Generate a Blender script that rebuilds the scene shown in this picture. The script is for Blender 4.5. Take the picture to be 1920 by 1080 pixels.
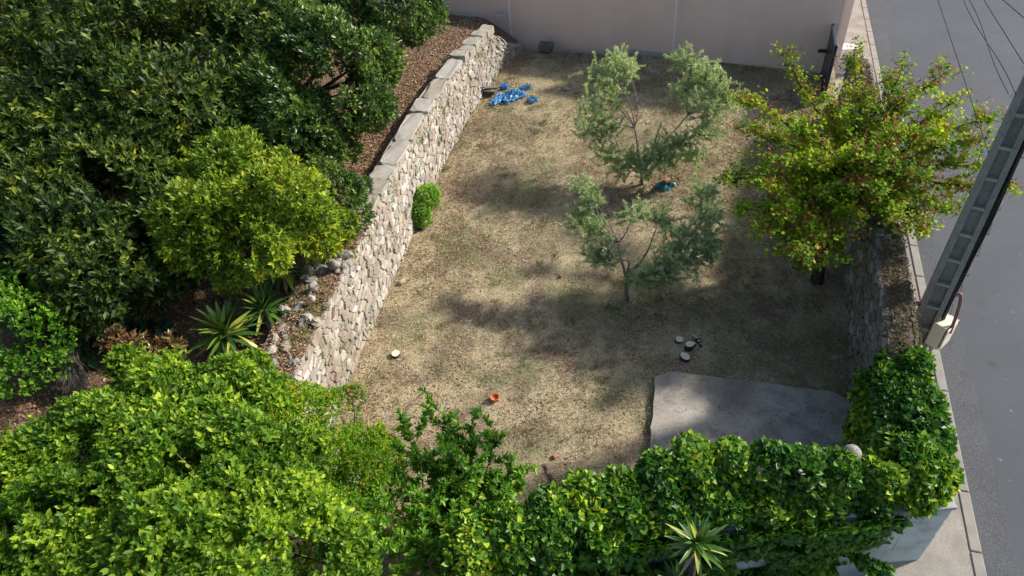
import bpy, math, random
import numpy as np
from mathutils import Vector, Matrix

# ------------------------------------------------------------------ camera, light, exposure
scene = bpy.context.scene
for o in list(bpy.data.objects): bpy.data.objects.remove(o)
COL = scene.collection
cam = bpy.data.cameras.new('camera'); cam_o = bpy.data.objects.new('camera', cam); COL.objects.link(cam_o)
cam.sensor_width = 36.0; cam.lens = 24.750; cam.clip_end = 500.0; cam.clip_start = 0.1
R3 = Matrix([[0.995307, 0.096766, -0.0], [-0.06522, 0.670833, -0.738735], [-0.071484, 0.735268, 0.673996]])
cam_o.matrix_world = Matrix.Translation((0, 0, 10)) @ R3.to_4x4()
scene.camera = cam_o

SUN_AZ, SUN_EL = math.radians(15.0), math.radians(33.0)      # azimuth measured from +X towards +Y
sdir = Vector((math.cos(SUN_AZ)*math.cos(SUN_EL), math.sin(SUN_AZ)*math.cos(SUN_EL), math.sin(SUN_EL)))
world = bpy.data.worlds.new('World'); scene.world = world; world.use_nodes = True
wn = world.node_tree.nodes; wn.clear()
sky = wn.new('ShaderNodeTexSky'); sky.sky_type = 'NISHITA'; sky.sun_disc = False
sky.sun_elevation = SUN_EL; sky.sun_rotation = math.pi/2 - SUN_AZ; sky.dust_density = 2.0
bg = wn.new('ShaderNodeBackground'); bg.inputs[1].default_value = 0.12
wo = wn.new('ShaderNodeOutputWorld')
world.node_tree.links.new(sky.outputs[0], bg.inputs[0]); world.node_tree.links.new(bg.outputs[0], wo.inputs[0])
sun = bpy.data.lights.new('sun', 'SUN'); sun.energy = 4.4; sun.angle = math.radians(3.2); sun.color = (1.0, 0.94, 0.84)
sun_o = bpy.data.objects.new('sun', sun); COL.objects.link(sun_o)
sun_o.rotation_euler = sdir.to_track_quat('Z', 'Y').to_euler(); sun_o.location = (20, 0, 20)
vs = scene.view_settings
vs.view_transform = 'Standard'; vs.look = 'None'; vs.gamma = 1.0; vs.use_curve_mapping = False; vs.exposure = 0.5

rng = np.random.default_rng(7); random.seed(7)

# ------------------------------------------------------------------ helpers
def tag(o, label, cat, group=None):
    o['label'] = label; o['category'] = cat
    if group: o['group'] = group
    return o
def struct(o, label=None):
    o['kind'] = 'structure'
    if label: o['label'] = label
    return o
def thing(name, label, cat, loc=(0, 0, 0), rz=0.0, group=None):
    o = bpy.data.objects.new(name, None); COL.objects.link(o); o.location = loc; o.rotation_euler = (0, 0, rz)
    o.empty_display_size = 0.2
    return tag(o, label, cat, group)
def link(name, me, mat, parent=None, stuff=False):
    o = bpy.data.objects.new(name, me); COL.objects.link(o)
    if mat is not None and not me.materials: me.materials.append(mat)
    if parent is not None:
        o.parent = parent
        # geometry is given in world metres: keep it there
        o.matrix_parent_inverse = parent_world(parent).inverted()
    if stuff: o['kind'] = 'stuff'
    return o
def parent_world(p):
    m = Matrix.LocRotScale(p.location, p.rotation_euler, p.scale)
    if p.parent is not None: return parent_world(p.parent) @ p.matrix_parent_inverse @ m
    return m
class MB:
    def __init__(s): s.v = []; s.f = []
    def add(s, vs, fs):
        n = len(s.v); s.v += [tuple(v) for v in vs]; s.f += [tuple(i+n for i in f) for f in fs]
    def box(s, c, size, rz=0.0, M=None, bev=0.0):
        hx, hy, hz = [a/2 for a in size]
        if bev > 0:
            b = bev; pts = []; 
            for z, q in ((-hz, b), (-hz+b, 0), (hz-b, 0), (hz, b)):
                x, y = hx-q, hy-q
                pts += [(x-b, -y, z), (x, -y+b, z), (x, y-b, z), (x-b, y, z), (-x+b, y, z), (-x, y-b, z), (-x, -y+b, z), (-x+b, -y, z)]
            fs = [tuple(range(7, -1, -1)), tuple(range(24, 32))]
            for k in range(3):
                for i in range(8): fs.append((k*8+i, k*8+(i+1) % 8, k*8+8+(i+1) % 8, k*8+8+i))
        else:
            pts = [(x, y, z) for z in (-hz, hz) for x, y in ((-hx, -hy), (hx, -hy), (hx, hy), (-hx, hy))]
            fs = [(3, 2, 1, 0), (4, 5, 6, 7), (0, 1, 5, 4), (1, 2, 6, 5), (2, 3, 7, 6), (3, 0, 4, 7)]
        if M is None: M = Matrix.Rotation(rz, 3, 'Z')
        s.add([Vector(c) + M @ Vector(p) for p in pts], fs); return s
    def tube(s, path, rad, n=6, cap=True):
        path = [Vector(p) for p in path]; m = len(path); ref = Vector((0.31, 0.87, 0.38)); vs = []
        for i, p in enumerate(path):
            t = (path[min(i+1, m-1)] - path[max(i-1, 0)]).normalized()
            a = t.cross(ref)
            if a.length < .05: a = t.cross(Vector((1, 0, 0)))
            a.normalize(); b = t.cross(a); r = rad[i] if hasattr(rad, '__len__') else rad
            vs += [p + (a*math.cos(k*2*math.pi/n) + b*math.sin(k*2*math.pi/n))*r for k in range(n)]
        fs = [(i*n+k, i*n+(k+1) % n, (i+1)*n+(k+1) % n, (i+1)*n+k) for i in range(m-1) for k in range(n)]
        if cap: fs += [tuple(range(n-1, -1, -1)), tuple(range((m-1)*n, m*n))]
        s.add(vs, fs); return s
    def mesh(s, name='mesh', smooth=False):
        me = bpy.data.meshes.new(name); me.from_pydata(s.v, [], s.f); me.validate(); me.update()
        if smooth: me.polygons.foreach_set('use_smooth', [True]*len(me.polygons))
        return me
    def build(s, name, mat, parent=None, smooth=False, stuff=False): return link(name, s.mesh(name, smooth), mat, parent, stuff)

def nrm(a): return a/np.maximum(np.linalg.norm(a, axis=-1, keepdims=True), 1e-9)
def wob(p, s=1.0, ph=0.0):      # cheap smooth 3D noise, about -1..1
    p = np.asarray(p, float)*s + ph; x, y, z = p[..., 0], p[..., 1], p[..., 2]
    return (np.sin(1.7*x+1.3*np.sin(1.1*y+.5)+.9*z) + np.sin(1.9*y+1.2*np.sin(1.3*z+1.7)-.6*x) + np.sin(2.1*z+1.1*np.sin(1.7*x+.2)+.8*y)
            + .5*np.sin(4.1*x+3.7*y+1.1) + .5*np.sin(4.3*y-3.1*z+.4) + .5*np.sin(3.9*z+4.4*x))/3.2

SHAPES = {   # outline of one leaf: (along, across) pairs of the left half; the right half mirrors it
    'lance': [(.5, .5)], 'oval': [(.28, .44), (.68, .40)], 'round': [(.12, .46), (.62, .5)], 'ivy': [(-.06, .42), (.42, .40)],
}
def leaf_mesh(name, P, D, N, L, W, tint, shape='lance', fold=.25, droop=0.0):
    n = len(P); D = nrm(D); S = nrm(np.cross(D, N)); U = np.cross(S, D); half = SHAPES[shape]; h = len(half)
    L = np.broadcast_to(L, (n,))[:, None]; W = np.broadcast_to(W, (n,))[:, None]
    rows = [P]
    for a, w in half: rows.append(P + D*L*a - S*W*w + U*W*w*fold)
    rows.append(P + D*L - U*L*droop)
    for a, w in half[::-1]: rows.append(P + D*L*a + S*W*w + U*W*w*fold)
    k = len(rows); V = np.stack(rows, 1).reshape(-1, 3)
    base = np.arange(n)[:, None]*k
    f1 = base + np.array([list(range(0, h+2))]); f2 = base + np.array([[0] + list(range(h+1, 2*h+2))])
    F = np.stack([f1, f2], 1).reshape(-1, h+2)
    me = bpy.data.meshes.new(name); nf = len(F)
    me.vertices.add(len(V)); me.vertices.foreach_set('co', V.astype(np.float32).ravel())
    me.loops.add(F.size); me.loops.foreach_set('vertex_index', F.astype(np.int32).ravel())
    me.polygons.add(nf); me.polygons.foreach_set('loop_start', (np.arange(nf)*(h+2)).astype(np.int32))
    me.update(calc_edges=True)
    at = me.attributes.new('tint', 'FLOAT', 'POINT'); at.data.foreach_set('value', np.repeat(np.clip(tint, 0, 1), k).astype(np.float32))
    return me

def lobe_clumps(lobes, n, lump=.30, shell=.35, hole=-.45, ns=1.6, up=.35, ph=0.0, low=-.75, bury=.72):
    C = np.array([l[0] for l in lobes], float); Rr = np.array([[l[1], l[1], l[1]*(l[2] if len(l) > 2 else .85)] for l in lobes])
    w = Rr[:, 0]**2; w /= w.sum(); m = int(n*2.6)
    i = rng.choice(len(C), m, p=w); v = nrm(rng.normal(size=(m, 3))); v[:, 2] = np.where(v[:, 2] < low, -v[:, 2], v[:, 2])
    q = 1 - shell*rng.random(m)**1.6
    bump = 1 + lump*wob(C[i] + Rr[i]*v, 2.4, ph+3)
    P = C[i] + Rr[i]*v*(q*bump)[:, None]
    ok = wob(P, ns, ph) > hole
    for j in range(len(C)):
        d = np.linalg.norm((P - C[j])/Rr[j], axis=1); ok &= ~((d < bury) & (i != j))
    P = P[ok][:n]; A = nrm(nrm(v[ok][:n]/Rr[i[ok][:n]]) + np.array([0, 0, up]) + rng.normal(size=(len(P), 3))*.25)
    return P, A
def rosettes(P, A, k, L, W, spread=(.5, 1.5), jit=.25, lj=.45):
    n = len(P); P2 = np.repeat(P, k, 0); A2 = np.repeat(A, k, 0)
    rad = nrm(np.cross(A2, rng.normal(size=(n*k, 3)))); sp = rng.uniform(*spread, (n*k, 1))
    D = nrm(A2 + rad*sp + rng.normal(size=(n*k, 3))*jit); N = A2 - rad*.4 + rng.normal(size=(n*k, 3))*.3
    s = rng.uniform(1-lj, 1+lj, n*k)
    return P2 + A2*rng.uniform(-.5, .5, (n*k, 1))*L*.8, D, N, L*s, W*s
def crown(name, parent, mat, lobes, n, k, L, W, shape='lance', tint=None, tph=0.0, **kw):
    sp = kw.pop('spread', (.5, 1.5)); fold = kw.pop('fold', .25); tj = kw.pop('tj', .16)
    P, A = lobe_clumps(lobes, n, **kw)
    t = .45 + .28*wob(P, 1.9, tph+9) + .2*rng.normal(size=len(P))
    a = rosettes(P, A, k, L, W, sp); t = np.repeat(t, k) + rng.normal(size=len(P)*k)*tj
    return link(name, leaf_mesh(name, *a, t, shape, fold), mat, parent, stuff=True)

# ------------------------------------------------------------------ materials
MATS = {}
def base_mat(name):
    m = bpy.data.materials.new(name); m.use_nodes = True; nt = m.node_tree; nt.nodes.clear()
    out = nt.nodes.new('ShaderNodeOutputMaterial'); p = nt.nodes.new('ShaderNodeBsdfPrincipled'); nt.links.new(p.outputs[0], out.inputs[0])
    MATS[name] = m; return m, nt, p, out
def ramp(nt, src, cols, pos=None, interp='LINEAR'):
    r = nt.nodes.new('ShaderNodeValToRGB'); cr = r.color_ramp; cr.interpolation = interp; k = len(cols)
    pos = pos or [i/(k-1) for i in range(k)]
    while len(cr.elements) < k: cr.elements.new(.5)
    for e, c, p in zip(cr.elements, cols, pos): e.position = p; e.color = (*c, 1)
    nt.links.new(src, r.inputs[0]); return r.outputs[0]
def noise(nt, scale, detail=4, rough=.6, vec=None, stretch=None, dist=0.0):
    n = nt.nodes.new('ShaderNodeTexNoise'); n.inputs['Scale'].default_value = scale; n.inputs['Detail'].default_value = detail
    n.inputs['Roughness'].default_value = rough; n.inputs['Distortion'].default_value = dist
    if vec is None:
        g = nt.nodes.new('ShaderNodeNewGeometry'); vec = g.outputs['Position']
    if stretch:
        mp = nt.nodes.new('ShaderNodeMapping'); mp.inputs['Scale'].default_value = stretch[0]; mp.inputs['Rotation'].default_value = (0, 0, stretch[1])
        nt.links.new(vec, mp.inputs[0]); vec = mp.outputs[0]
    nt.links.new(vec, n.inputs['Vector']); return n.outputs[0]
def mix(nt, fac, a, b, mode='MIX'):
    m = nt.nodes.new('ShaderNodeMix'); m.data_type = 'RGBA'; m.blend_type = mode
    if isinstance(fac, float): m.inputs[0].default_value = fac
    else: nt.links.new(fac, m.inputs[0])
    for s, v in ((6, a), (7, b)):
        if isinstance(v, tuple): m.inputs[s].default_value = (*v, 1)
        else: nt.links.new(v, m.inputs[s])
    return m.outputs[2]
def bump(nt, p, h, strength=.4, dist=.02):
    b = nt.nodes.new('ShaderNodeBump'); b.inputs['Strength'].default_value = strength; b.inputs['Distance'].default_value = dist
    nt.links.new(h, b.inputs['Height']); nt.links.new(b.outputs[0], p.inputs['Normal'])
def fac(nt, v, lo, hi):
    m = nt.nodes.new('ShaderNodeMapRange'); m.inputs[1].default_value = lo; m.inputs[2].default_value = hi; nt.links.new(v, m.inputs[0]); return m.outputs[0]
def simple(name, cols, scale=6.0, rough=.85, bstr=.3, fine=None, metal=0.0, detail=6, spec=.3, bdist=.01):
    m, nt, p, out = base_mat(name); a = noise(nt, scale, detail)
    c = ramp(nt, a, cols, [.3+.4*i/max(1, len(cols)-1) for i in range(len(cols))] if len(cols) > 1 else None)
    if fine:
        f = noise(nt, fine[0], 3); c = mix(nt, fac(nt, f, .5, .72), c, fine[1])
    nt.links.new(c, p.inputs['Base Color']); p.inputs['Roughness'].default_value = rough; p.inputs['Metallic'].default_value = metal
    p.inputs['Specular IOR Level'].default_value = spec
    if bstr: bump(nt, p, noise(nt, scale*5, 5), bstr, bdist)
    return m
def leaf_mat(name, cols, rough=.42, trans=.3, spec=.4, tcol=1.25):
    m, nt, p, out = base_mat(name); a = nt.nodes.new('ShaderNodeAttribute'); a.attribute_name = 'tint'
    c = ramp(nt, a.outputs['Fac'], cols); nt.links.new(c, p.inputs['Base Color'])
    p.inputs['Roughness'].default_value = rough; p.inputs['Specular IOR Level'].default_value = spec
    if trans > 0:
        t = nt.nodes.new('ShaderNodeBsdfTranslucent'); ms = nt.nodes.new('ShaderNodeMixShader'); ms.inputs[0].default_value = trans
        nt.links.new(mix(nt, 1.0, c, (1.15*tcol, 1.2*tcol, .6*tcol), 'MULTIPLY'), t.inputs[0])
        nt.links.new(p.outputs[0], ms.inputs[1]); nt.links.new(t.outputs[0], ms.inputs[2]); nt.links.new(ms.outputs[0], out.inputs[0])
    return m

# lawn: straw, dead leaves, green regrowth
m, nt, p, out = base_mat('lawn')
n1 = noise(nt, .55, 5, .62); n2 = noise(nt, 1.3, 5, .65, dist=.4); n3 = noise(nt, 45, 4, .7); n4 = noise(nt, 22, 3, .6, stretch=((1, 3.2, 1), .6)); n5 = noise(nt, 5, 6, .7)
c = ramp(nt, n3, [(.20, .15, .09), (.47, .385, .25), (.68, .57, .39)], [.32, .5, .68])
cg = ramp(nt, n3, [(.10, .10, .05), (.23, .22, .12), (.40, .37, .24)], [.32, .5, .68])
cb = ramp(nt, n4, [(.10, .07, .048), (.26, .19, .13), (.45, .345, .255)], [.32, .5, .7])
c = mix(nt, fac(nt, n1, .47, .58), c, cg); c = mix(nt, fac(nt, n2, .49, .60), c, cb)
c = mix(nt, fac(nt, n5, .60, .75), c, (.11, .08, .05))
nt.links.new(c, p.inputs['Base Color']); p.inputs['Roughness'].default_value = .95; p.inputs['Specular IOR Level'].default_value = .1
bump(nt, p, n3, .8, .03)
# terrace: russet leaf mulch
m, nt, p, out = base_mat('mulch')
n1 = noise(nt, .8, 4); n3 = noise(nt, 38, 5, .7); n4 = noise(nt, 60, 3, .6, stretch=((1, 2.5, 1), .9))
c = ramp(nt, n3, [(.05, .03, .02), (.17, .10, .065), (.36, .24, .16)], [.32, .5, .7])
c = mix(nt, fac(nt, n1, .5, .62), c, ramp(nt, n4, [(.07, .05, .03), (.2, .155, .09), (.38, .3, .19)], [.3, .5, .7]))
nt.links.new(c, p.inputs['Base Color']); p.inputs['Roughness'].default_value = .95; p.inputs['Specular IOR Level'].default_value = .1; bump(nt, p, n3, .8, .03)
simple('soil', [(.035, .024, .016), (.09, .06, .04), (.16, .12, .08)], 9, .95, .8, spec=.1)
m, nt, p, out = base_mat('slab')
n2 = noise(nt, 26, 4, .7); c = ramp(nt, noise(nt, 1.1, 6, .65, dist=.5), [(.19, .168, .138), (.34, .305, .255), (.46, .415, .35)], [.33, .5, .68]); c = mix(nt, fac(nt, noise(nt, 3.2, 6, .7), .52, .66), c, (.20, .183, .16)); c = mix(nt, fac(nt, n2, .58, .68), c, (.07, .065, .056))
nt.links.new(c, p.inputs['Base Color']); p.inputs['Roughness'].default_value = .92; bump(nt, p, n2, .5, .01)
# asphalt
m, nt, p, out = base_mat('asphalt')
n1 = noise(nt, .35, 5, .6); n2 = noise(nt, 160, 2, .6); n3 = noise(nt, 2.2, 5, .65)
c = ramp(nt, n1, [(.042, .051, .066), (.062, .072, .091)], [.35, .65])
c = mix(nt, fac(nt, n2, .56, .72), c, (.12, .126, .138)); c = mix(nt, fac(nt, n3, .62, .75), c, (.042, .046, .054))
vo = nt.nodes.new('ShaderNodeTexVoronoi'); vo.feature = 'DISTANCE_TO_EDGE'; vo.inputs['Scale'].default_value = .22; wv_ = nt.nodes.new('ShaderNodeVectorMath'); wv_.operation = 'ADD'; gg = nt.nodes.new('ShaderNodeNewGeometry'); nz = nt.nodes.new('ShaderNodeTexNoise'); nz.inputs['Scale'].default_value = .9; nz.inputs['Detail'].default_value = 6; nt.links.new(gg.outputs['Position'], nz.inputs['Vector']); nt.links.new(gg.outputs['Position'], wv_.inputs[0]); nt.links.new(nz.outputs['Color'], wv_.inputs[1]); nt.links.new(wv_.outputs[0], vo.inputs['Vector'])
c = mix(nt, fac(nt, vo.outputs['Distance'], .0006, .0), c, (.03, .032, .036))
c = mix(nt, fac(nt, noise(nt, 9, 3, .5), .70, .74), c, (.17, .175, .185))
nt.links.new(c, p.inputs['Base Color']); p.inputs['Roughness'].default_value = .8; bump(nt, p, n2, .5, .006)
simple('gutter_asphalt', [(.040, .044, .052), (.062, .068, .08)], 1.2, .75, .6, fine=(120, (.22, .228, .245)), bdist=.006)
simple('pavement', [(.22, .20, .175), (.29, .27, .24), (.35, .33, .30)], 2.2, .9, .3, fine=(30, (.22, .2, .17)))
simple('kerb', [(.25, .23, .205), (.33, .31, .285)], 4, .9, .3, fine=(50, (.24, .22, .2)))
simple('slab_plain', [(.17, .155, .14), (.29, .27, .245), (.38, .355, .325)], 1.6, .9, .5, fine=(20, (.10, .09, .078)))
m, nt, p, out = base_mat('pink')
c = ramp(nt, noise(nt, .8, 5), [(.76, .58, .49), (.81, .63, .54)], [.35, .65]); c = mix(nt, fac(nt, noise(nt, 1.6, 5, .6, stretch=((1, 1, .18), 0)), .5, .8), c, (.70, .54, .46)); c = mix(nt, fac(nt, noise(nt, 2.6, 6, .7), .66, .8), c, (.52, .45, .40))
nt.links.new(c, p.inputs['Base Color']); p.inputs['Roughness'].default_value = .93; bump(nt, p, noise(nt, 60, 3), .2, .004)
simple('pink_light', [(.78, .63, .56), (.83, .68, .61)], 1.1, .9, .1, bdist=.004)
simple('render_grey', [(.36, .34, .33), (.46, .44, .43)], 3, .9, .2)
simple('seam', [(.80, .76, .74), (.84, .80, .78)], 3, .6, 0)
simple('mortar', [(.33, .295, .25), (.43, .39, .34), (.49, .45, .40)], 3, .95, .6)
STONES = [simple('stone_%s' % nme, cs, 7, .9, .5, fine=(35, fc)) for nme, cs, fc in (
    ('cream', [(.38, .34, .285), (.52, .475, .41)], (.28, .25, .21)), ('pink', [(.36, .30, .26), (.47, .39, .34)], (.27, .22, .19)),
    ('white', [(.48, .45, .41), (.62, .59, .54)], (.37, .345, .315)), ('grey', [(.27, .255, .235), (.38, .36, .335)], (.19, .18, .165)),
    ('tan', [(.31, .265, .21), (.43, .375, .305)], (.22, .185, .145)))]
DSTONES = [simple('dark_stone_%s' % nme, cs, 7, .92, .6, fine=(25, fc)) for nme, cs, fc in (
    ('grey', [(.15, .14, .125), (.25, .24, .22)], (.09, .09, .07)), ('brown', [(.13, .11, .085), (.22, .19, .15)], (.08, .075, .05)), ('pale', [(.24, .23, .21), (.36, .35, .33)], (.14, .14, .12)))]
for mt in STONES + [M for k_, M in MATS.items() if k_ == 'mortar']:
    nt = mt.node_tree; p = [q for q in nt.nodes if q.type == 'BSDF_PRINCIPLED'][0]; src_ = p.inputs['Base Color'].links[0].from_socket
    d_ = ramp(nt, noise(nt, 1.5, 6, .7, stretch=((1, 1, .45), 0)), [(.62, .585, .52), (.9, .885, .86), (1.0, 1.0, 1.0)], [.36, .5, .62])
    nt.links.new(mix(nt, 1.0, src_, d_, 'MULTIPLY'), p.inputs['Base Color'])
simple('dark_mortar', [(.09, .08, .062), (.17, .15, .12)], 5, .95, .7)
simple('cap', [(.31, .29, .26), (.39, .365, .33), (.43, .405, .37)], 2.5, .92, .4, fine=(7, (.33, .285, .215)))
simple('cap_moss', [(.29, .265, .21), (.38, .35, .295)], 5, .95, .5, fine=(6, (.28, .25, .15)))
simple('bark', [(.05, .04, .032), (.12, .10, .08)], 14, .95, .8, spec=.1)
simple('olive_bark', [(.16, .14, .12), (.27, .25, .22)], 14, .95, .6, spec=.1)
simple('twig', [(.13, .09, .06), (.24, .18, .12)], 14, .9, .3, spec=.1)
simple('concrete_pole', [(.21, .21, .19), (.31, .305, .28)], 4, .92, .4, fine=(30, (.15, .15, .135)))
simple('pole_rib', [(.27, .27, .21), (.36, .36, .29)], 8, .9, .3)
simple('black_rubber', [(.012, .012, .014), (.022, .022, .025)], 8, .5, .1)
simple('red_conduit', [(.22, .105, .09), (.30, .15, .13)], 9, .55, .1)
simple('box_cream', [(.72, .66, .54), (.78, .72, .6)], 2, .5, .05)
simple('white_paint', [(.72, .73, .74), (.8, .8, .8)], 3, .5, .05)
simple('grey_pipe', [(.42, .43, .44), (.5, .5, .5)], 3, .6, .05)
simple('gate', [(.02, .022, .027), (.03, .033, .04)], 3, .35, .05, spec=.5)
simple('gate_rail', [(.035, .05, .075), (.045, .065, .095)], 3, .3, 0, spec=.5)
simple('wall_white', [(.46, .52, .50), (.60, .65, .62)], 1.6, .85, .2, fine=(4, (.36, .40, .37)))
simple('tarp_blue', [(.03, .19, .46), (.16, .42, .68)], 7, .45, .1, spec=.5)
simple('bag_teal', [(.01, .10, .12), (.02, .2, .22)], 9, .35, .1, spec=.5)
simple('cut_wood', [(.72, .61, .46), (.82, .73, .58)], 12, .85, .2)
simple('log_bark', [(.045, .035, .03), (.10, .08, .065)], 18, .95, .8, spec=.1)
simple('terracotta', [(.45, .13, .045), (.56, .19, .07)], 8, .8, .2)
simple('brick', [(.36, .17, .11), (.48, .26, .18)], 9, .9, .4)
simple('old_board', [(.10, .088, .075), (.19, .17, .145)], 8, .9, .4)
simple('mossy_block', [(.07, .075, .05), (.15, .15, .115)], 7, .95, .6)
simple('straw_stick', [(.30, .22, .14), (.42, .33, .22)], 14, .9, .2)
LM = lambda *a, **k: leaf_mat(*a, **k)
LM('leaf_dark', [(.02, .042, .011), (.045, .085, .017), (.10, .16, .026), (.26, .30, .035)], .48, .22, .3)
LM('leaf_laurel', [(.028, .06, .015), (.055, .115, .023), (.11, .20, .034), (.25, .33, .05)], .38, .22, .5)
LM('leaf_gold', [(.055, .11, .013), (.12, .21, .02), (.26, .36, .028), (.50, .53, .04)], .48, .32, .3)
LM('leaf_round', [(.04, .12, .012), (.08, .21, .018), (.16, .33, .025), (.28, .45, .04)], .48, .35, .3)
LM('leaf_honey', [(.05, .13, .014), (.115, .235, .02), (.23, .37, .026), (.46, .56, .05)], .5, .42, .28)
LM('leaf_pome', [(.07, .20, .018), (.15, .34, .024), (.30, .46, .03), (.58, .46, .05)], .5, .4, .25)
LM('leaf_bay', [(.06, .18, .028), (.12, .28, .034), (.21, .40, .045), (.44, .56, .09)], .45, .38, .35)
LM('leaf_ivy', [(.022, .085, .012), (.055, .165, .018), (.16, .32, .025), (.48, .56, .045)], .42, .3, .38)
LM('leaf_judas', [(.06, .14, .014), (.15, .28, .018), (.34, .48, .022), (.60, .67, .035)], .6, .42, .15)
LM('leaf_olive', [(.15, .22, .09), (.28, .37, .17), (.44, .52, .29), (.66, .72, .50)], .5, .28, .35)
LM('leaf_box', [(.10, .24, .03), (.20, .38, .045), (.34, .52, .07), (.52, .66, .14)], .45, .3, .4)
LM('leaf_red', [(.14, .055, .03), (.22, .11, .06), (.20, .18, .05), (.32, .24, .15)], .35, .25, .5)
LM('leaf_fig', [(0.01, 0.046, 0.021), (0.018, 0.072, 0.033), (0.029, 0.098, 0.039)], .5, .2, .3)
LM('pods', [(.20, .06, .035), (.36, .12, .06), (.50, .20, .10)], .6, .2, .2)
LM('leaf_litter', [(.08, .045, .028), (.22, .13, .08), (.40, .27, .17), (.56, .45, .34)], .8, 0, .1)
LM('grass', [(.12, .13, .05), (.35, .285, .17), (.58, .48, .315), (.72, .63, .45)], .85, .15, .1)
LM('tuft', [(.07, .10, .03), (.13, .16, .05), (.27, .25, .11), (.46, .41, .27)], .7, .2, .15)
LM('weed', [(.05, .11, .02), (.11, .19, .03), (.22, .30, .05)], .5, .3, .3)
LM('flower_red', [(.6, .04, .015), (.75, .08, .02)], .6, .2, .2)
LM('yucca', [(.045, .11, .02), (.12, .22, .03), (.38, .40, .06)], .35, .15, .5)
M_ = MATS

# ------------------------------------------------------------------ the lie of the land
def smooth(a, b, x): t = np.clip((x-a)/(b-a), 0, 1); return t*t*(3-2*t)
def u_of(x, y): return .445*x + .895*y
def GZ(x, y): return .6*np.clip((u_of(x, y)-11.5)/8.5, 0, 1.05)          # plot: flat, then rising to the pink wall
def TZ(x, y): return 1.52 - .18*smooth(13, 19.5, u_of(x, y)) - .75*(1-smooth(.1, 1.7, np.hypot(x-1.15, y-21.3)))             # terrace above the stone wall
LW = np.array([(-4.75, 2.6), (-3.62, 7.0), (-3.24, 8.8), (-2.85, 10.4), (-2.2, 13.1), (-1.5, 15.7), (-.66, 18.1), (.22, 20.15), (1.0, 21.3)])   # inner foot of stone wall
RW0 = np.array([4.776, 4.74]); RWD = nrm(np.array([.354, 1.0])); RWL = 14.25                                                        # inner line of street wall
PK0 = np.array([2.07, 21.4]); PKD = nrm(np.array([6.16, -3.1])); PKN = np.array([PKD[1], -PKD[0]])                               # pink wall line, normal to the plot
def polyline(P, s):     # arc-length sample -> point, tangent
    seg = np.linalg.norm(np.diff(P, axis=0), axis=1); cum = np.concatenate([[0], np.cumsum(seg)]); s = np.clip(s, 0, cum[-1]-1e-6)
    i = np.clip(np.searchsorted(cum, s, side='right')-1, 0, len(seg)-1); t = (s-cum[i])/seg[i]
    p = P[i] + (P[i+1]-P[i])*t[..., None]; T = nrm(np.stack([np.interp(s, (cum[:-1]+cum[1:])/2, nrm(np.diff(P, axis=0))[:, k]) for k in range(2)], -1))
    return p, T
LWLEN = np.linalg.norm(np.diff(LW, axis=0), axis=1).sum()

def sheet(name, A, B, nu, nv, zf, mat, amp=.015, label=None, ns=3.0):
    """ruled sheet between two polylines (each sampled evenly)"""
    s = np.linspace(0, 1, nv)
    def smp(P):
        P = np.array(P, float); L = np.linalg.norm(np.diff(P, axis=0), axis=1).sum(); return polyline(P, s*L)[0]
    a, b = smp(A), smp(B); t = np.linspace(0, 1, nu)
    XY = a[:, None]*(1-t)[None, :, None] + b[:, None]*t[None, :, None]
    z = zf(XY[..., 0], XY[..., 1]) + amp*wob(np.stack([XY[..., 0], XY[..., 1], 0*XY[..., 0]], -1), ns) + amp*.6*rng.normal(size=XY.shape[:2])
    V = np.concatenate([XY, z[..., None]], -1).reshape(-1, 3)
    i = (np.arange(nv-1)[:, None]*nu + np.arange(nu-1)[None]).ravel(); F = np.stack([i, i+1, i+nu+1, i+nu], 1)
    me = bpy.data.meshes.new(name); me.from_pydata(V.tolist(), [], F.tolist()); me.update()
    if me.polygons[0].normal.z < 0: me.flip_normals()
    me.polygons.foreach_set('use_smooth', [True]*len(me.polygons))
    return struct(link(name, me, M_[mat]), label)
RW1 = RW0 + RWD*RWL
mb = MB(); mb.add([(-150, -150, -.9), (150, -150, -.9), (150, 150, -.9), (-150, 150, -.9)], [(0, 1, 2, 3)])
struct(mb.build('ground', M_['soil']), 'bare ground around the plot')
PLOTL = np.vstack([[(-4.0, 4.3)], LW[1:]])
sheet('lawn', PLOTL + np.array([-.1, 0]), [RW0 + (.1, 0), RW1 + (.1, .1)], 90, 150, GZ, 'lawn', .012, 'dry mown lawn of the walled plot')
OUT = LW + np.array([-.45, .1])
sheet('terrace', [(-40, -6), (-40, 42.3)], np.vstack([[(-5.6, -6)], OUT[:-1], [(.95, 21.75)]]), 170, 150, TZ, 'mulch', .02, 'terrace strewn with russet dead leaves')
sheet('neighbour_yard', [(-5.3, -12), (-4.3, 4.5)], [(-.9, -12), (5.3, 4.5)], 40, 60, lambda x, y: 0*x-.55, 'soil', .02, 'dark bare soil in front of the ivy wall')

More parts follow.
